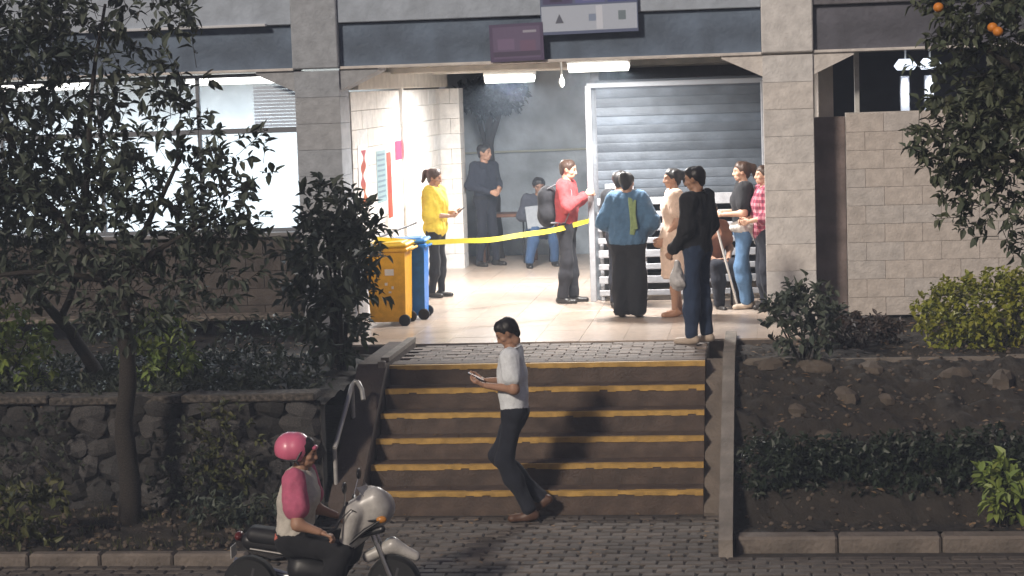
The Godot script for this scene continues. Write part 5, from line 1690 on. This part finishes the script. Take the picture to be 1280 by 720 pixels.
	crown(b, null, [[Vector3(-4.14, 2.05, -18.7), Vector3(0.44, 0.5, 0.40), 120], [Vector3(-4.10, 2.52, -18.7), Vector3(0.28, 0.28, 0.25), 38], [Vector3(-3.86, 2.32, -18.65), Vector3(0.2, 0.25, 0.2), 24], [Vector3(-4.08, 1.55, -18.7), Vector3(0.32, 0.38, 0.3), 70]], r, 0.15, 0.055, 7, 0.5, -0.25, 0.18)
	part("foliage", b.mesh(), g_dark, t, o)
	# bright shrubs in the left bed
	for q in [[Vector3(-7.05, 1.40, -17.5), Vector3(0.50, 0.42, 0.4), 150, "rounded lime green shrub at the far left edge of the raised bed", 0.10, "leaf_lime"], [Vector3(-5.52, 1.38, -17.55), Vector3(0.33, 0.36, 0.3), 90, "small lime green shrub right of the large tree trunk", 0.09, "leaf_lime"]]:
		var s := base("green_shrub", Vector3(q[0].x, 1.02, q[0].z), 0, q[3], "shrub", "lime shrubs of the left bed")
		b = MB.new()
		tw = MB.new()
		crown(b, tw, [[q[0], q[1], q[2]]], r, q[4], q[4] * 0.5, 7, 0.5, -0.3, 0.12)
		for k in 6:
			tw.tube([Vector3(q[0].x, 1.0, q[0].z), q[0] + Vector3(r.randfn() * 0.15, 0.1, r.randfn() * 0.1)], [0.012, 0.006], 5)
		part("foliage", b.mesh(), mats[q[5]], s, -s.position)
		part("stem", tw.mesh(), bark, s, -s.position)
	# low dim plants along the parapet
	for q in [[Vector3(-5.0, 1.22, -19.6), Vector3(0.6, 0.22, 0.3), "low dark plants in the bed under the window next to the pillar", 0.10], [Vector3(-6.6, 1.25, -20.2), Vector3(0.8, 0.28, 0.4), "low dark plants in the bed behind the leaning tree", 0.10]]:
		var s := base("bed_plant", Vector3(q[0].x, 1.02, q[0].z), 0, q[2], "plant", "low plants of the left bed")
		b = MB.new()
		crown(b, null, [[q[0], q[1], 60]], r, q[3], q[3] * 0.3, 6, 0.8, -0.3, 0.12)
		part("foliage", b.mesh(), g_deep, s, -s.position)
	b = MB.new()
	crown(b, null, [[Vector3(-5.9, 1.08, -17.4), Vector3(1.9, 0.07, 0.6), 420], [Vector3(-5.6, 1.08, -18.8), Vector3(1.7, 0.09, 0.8), 380], [Vector3(-4.5, 1.10, -17.3), Vector3(0.6, 0.08, 0.4), 90]], r, 0.085, 0.03, 6, 0.8, -0.25, 0.09, 2.0)
	var gc := part("ground_cover", b.mesh(), g_deep)
	tag(gc, "low dark ground cover growing over the raised bed behind the stone wall", "ground cover", "", "stuff")
	# creepers on the stone wall and plants at its foot
	for q in [[Vector3(-4.65, 0.68, -16.55), Vector3(0.34, 0.42, 0.09), 75, "yellow-green creeper hanging on the stone wall, right of the trunk", "leaf_olive", 0.06], [Vector3(-5.1, 0.55, -16.55), Vector3(0.3, 0.35, 0.09), 45, "thin dark creeper on the stone wall just right of the trunk", "leaf_deep", 0.06], [Vector3(-6.35, 0.7, -16.55), Vector3(0.4, 0.4, 0.09), 40, "thin creeper on the stone wall left of the trunk", "leaf_deep", 0.06]]:
		var s := base("creeper", Vector3(q[0].x, 0.1, q[0].z), 0, q[3], "creeper")
		b = MB.new()
		tw = MB.new()
		crown(b, tw, [[q[0], q[1], q[2]]], r, q[5], q[5] * 0.55, 6, -0.2, -0.2, 0.12, 4.0)
		part("foliage", b.mesh(), mats[q[4]], s, -s.position)
		part("stem", tw.mesh(), bark, s, -s.position)
	for q in [[Vector3(-6.05, 0.34, -15.45), Vector3(0.34, 0.24, 0.2), 60, "yellowish plant at the kerb in the bottom left corner", "leaf_olive", 0.11], [Vector3(-4.45, 0.24, -16.0), Vector3(0.42, 0.12, 0.2), 70, "low green plant at the foot of the stone wall behind the rider", "leaf_dark", 0.08]]:
		var s := base("kerb_plant", Vector3(q[0].x, 0.08, q[0].z), 0, q[3], "plant")
		b = MB.new()
		crown(b, null, [[q[0], q[1], q[2]]], r, q[5], q[5] * 0.4, 6, 0.9, -0.4, 0.10)
		part("foliage", b.mesh(), mats[q[4]], s, -s.position)
	# grass in the soil strip
	b = MB.new()
	for k in 1500:
		var x := r.randf_range(-7.5, -4.05)
		var z := r.randf_range(-16.6, -15.25)
		if wrinkle.get_noise_2d(x * 2.0 + 7.0, z * 2.0) < 0.0:
			continue
		var p := Vector3(x, strip_height(x, z) - 0.01, z)
		var h := r.randf_range(0.04, 0.12)
		var d := Vector3(r.randfn() * 0.4, 1, r.randfn() * 0.4).normalized()
		var sx := Vector3(r.randfn(), 0, r.randfn()).normalized() * 0.006
		b.tri(p - sx, p + sx, p + d * h, Vector3.UP, Vector3.UP, Vector3.UP)
	var gr := part("grass", b.mesh(), g_olive)
	tag(gr, "thin grass growing in the soil strip before the stone wall", "grass", "", "stuff")
	# right side: tree with orange fruit reaching into the picture
	t = base("tree", Vector3(2.45, 0, -14.5), 0, "orange tree reaching in at the top right corner", "tree")
	o = -t.position
	b = MB.new()
	limb(b, [Vector3(2.45, 0, -14.5), Vector3(2.4, 1.2, -14.5), Vector3(2.5, 2.2, -14.5), Vector3(2.3, 3.0, -14.5)], 0.10, 0.06, r)
	for q in [[Vector3(2.45, 2.2, -14.5), Vector3(2.0, 2.9, -14.5), Vector3(1.5, 3.3, -14.5)], [Vector3(2.3, 3.0, -14.5), Vector3(1.9, 3.6, -14.5), Vector3(1.4, 4.0, -14.5)], [Vector3(2.3, 3.0, -14.5), Vector3(2.5, 3.8, -14.5), Vector3(2.4, 4.4, -14.5)]]:
		limb(b, q, 0.05, 0.012, r)
	part("trunk", b.mesh(), bark, t, o)
	b = MB.new()
	tw = MB.new()
	crown(b, tw, [[Vector3(2.05, 3.95, -14.5), Vector3(0.92, 0.75, 0.7), 420], [Vector3(1.85, 3.05, -14.4), Vector3(0.62, 0.62, 0.5), 300], [Vector3(1.42, 3.28, -14.4), Vector3(0.36, 0.30, 0.3), 90], [Vector3(2.6, 3.2, -14.5), Vector3(0.7, 0.9, 0.7), 200], [Vector3(1.6, 4.3, -14.5), Vector3(0.42, 0.4, 0.4), 80]], r, 0.085, 0.042, 8, 0.1, -0.3, 0.13, 3.4)
	part("crown", b.mesh(), leafy("leaf_citrus", Color(0.075, 0.090, 0.052), 0.6), t, o)
	part("twigs", tw.mesh(), bark, t, o)
	for q in [Vector3(1.215, 4.15, -14.0), Vector3(1.60, 3.97, -13.9), Vector3(1.57, 4.0, -13.95), Vector3(2.0, 4.3, -14.0)]:
		b = MB.new()
		b.ball(Vector3.ZERO, Vector3(0.036, 0.034, 0.036), Basis(), 12, 8)
		part("orange", b.mesh(), mat("orange_peel", Color(0.62, 0.21, 0.02), 0.5), t, q + o)
	# right bed
	var bushes := [
		["hedge_bush", Vector3(2.3, 1.32, -19.5), Vector3(0.88, 0.44, 0.5), 900, "rounded yellow-green hedge in front of the right wall", "hedge", "leaf_hedge", 0.06, 0.04, -0.6],
		["small_shrub", Vector3(0.33, 1.48, -18.5), Vector3(0.36, 0.34, 0.3), 130, "small dark shrub standing in front of the pale pillar", "shrub", "leaf_dark", 0.09, 0.045, -0.2],
		["low_plant", Vector3(0.95, 1.18, -19.7), Vector3(0.42, 0.14, 0.3), 110, "low dark reddish plant between the small shrub and the hedge", "plant", "leaf_rust", 0.08, 0.035, -0.3],
		["yellow_plant", Vector3(1.84, 0.38, -15.95), Vector3(0.15, 0.24, 0.14), 34, "bright yellow-green plant at the right edge beside the kerb", "plant", "leaf_lime", 0.12, 0.055, -0.5]]
	leafy("leaf_hedge", Color(0.24, 0.25, 0.03), 0.5)
	leafy("leaf_rust", Color(0.045, 0.028, 0.022), 0.6)
	for q in bushes:
		var h := bank_height(q[1].x, q[1].z)
		var s := base(q[0], Vector3(q[1].x, h, q[1].z), 0, q[4], q[5])
		b = MB.new()
		tw = MB.new()
		crown(b, null, [[q[1], q[2], q[3]]], r, q[7], q[8], 7, 0.5, q[9], 0.10, 3.5)
		for k in 7:
			tw.tube([Vector3(q[1].x + r.randfn() * 0.02, h - 0.03, q[1].z), q[1] + Vector3(r.randfn() * 0.35, 0.1 + r.randfn() * 0.2, r.randfn() * 0.3) * q[2]], [0.014, 0.005], 5)
		part("foliage", b.mesh(), mats[q[6]], s, -s.position)
		part("stem", tw.mesh(), bark, s, -s.position)
	var lh := base("low_hedge", Vector3(1.0, 0.12, -16.6), 0, "long low dark hedge along the foot of the right bank", "hedge")
	b = MB.new()
	var lumps := []
	for k in 11:
		lumps.append([Vector3(-0.02 + k * 0.27, 0.42 + r.randf_range(-0.03, 0.03), -16.62 + r.randf_range(-0.04, 0.04)), Vector3(0.25, 0.27 + r.randf_range(-0.03, 0.04), 0.32), 130])
	crown(b, null, lumps, r, 0.06, 0.036, 7, 0.4, -0.6, 0.09)
	part("foliage", b.mesh(), leafy("leaf_black_green", Color(0.020, 0.031, 0.017), 0.5), lh, -lh.position)
	# the dark tree in the court at the back of the hall
	t = base("indoor_tree", Vector3(-3.95, T, -29.7), 0, "dark tree with a flat crown at the back of the hall, behind the uniformed person", "tree")
	b = MB.new()
	limb(b, [Vector3(0.0, 0, 0), Vector3(-0.05, 0.9, 0), Vector3(-0.12, 1.6, 0), Vector3(-0.1, 2.2, 0)], 0.075, 0.06, r)
	limb(b, [Vector3(-0.12, 1.6, 0), Vector3(-0.32, 2.3, 0)], 0.05, 0.03, r)
	limb(b, [Vector3(-0.12, 1.7, 0), Vector3(0.1, 2.3, 0)], 0.06, 0.03, r)
	part("trunk", b.mesh(), bark, t)
	b = MB.new()
	crown(b, null, [[Vector3(-0.05, 2.42, 0), Vector3(0.48, 0.19, 0.4), 240]], r, 0.12, 0.06, 7, 0.2, -0.6, 0.12)
	part("crown", b.mesh(), leafy("leaf_blue", Color(0.018, 0.030, 0.040), 0.6), t)
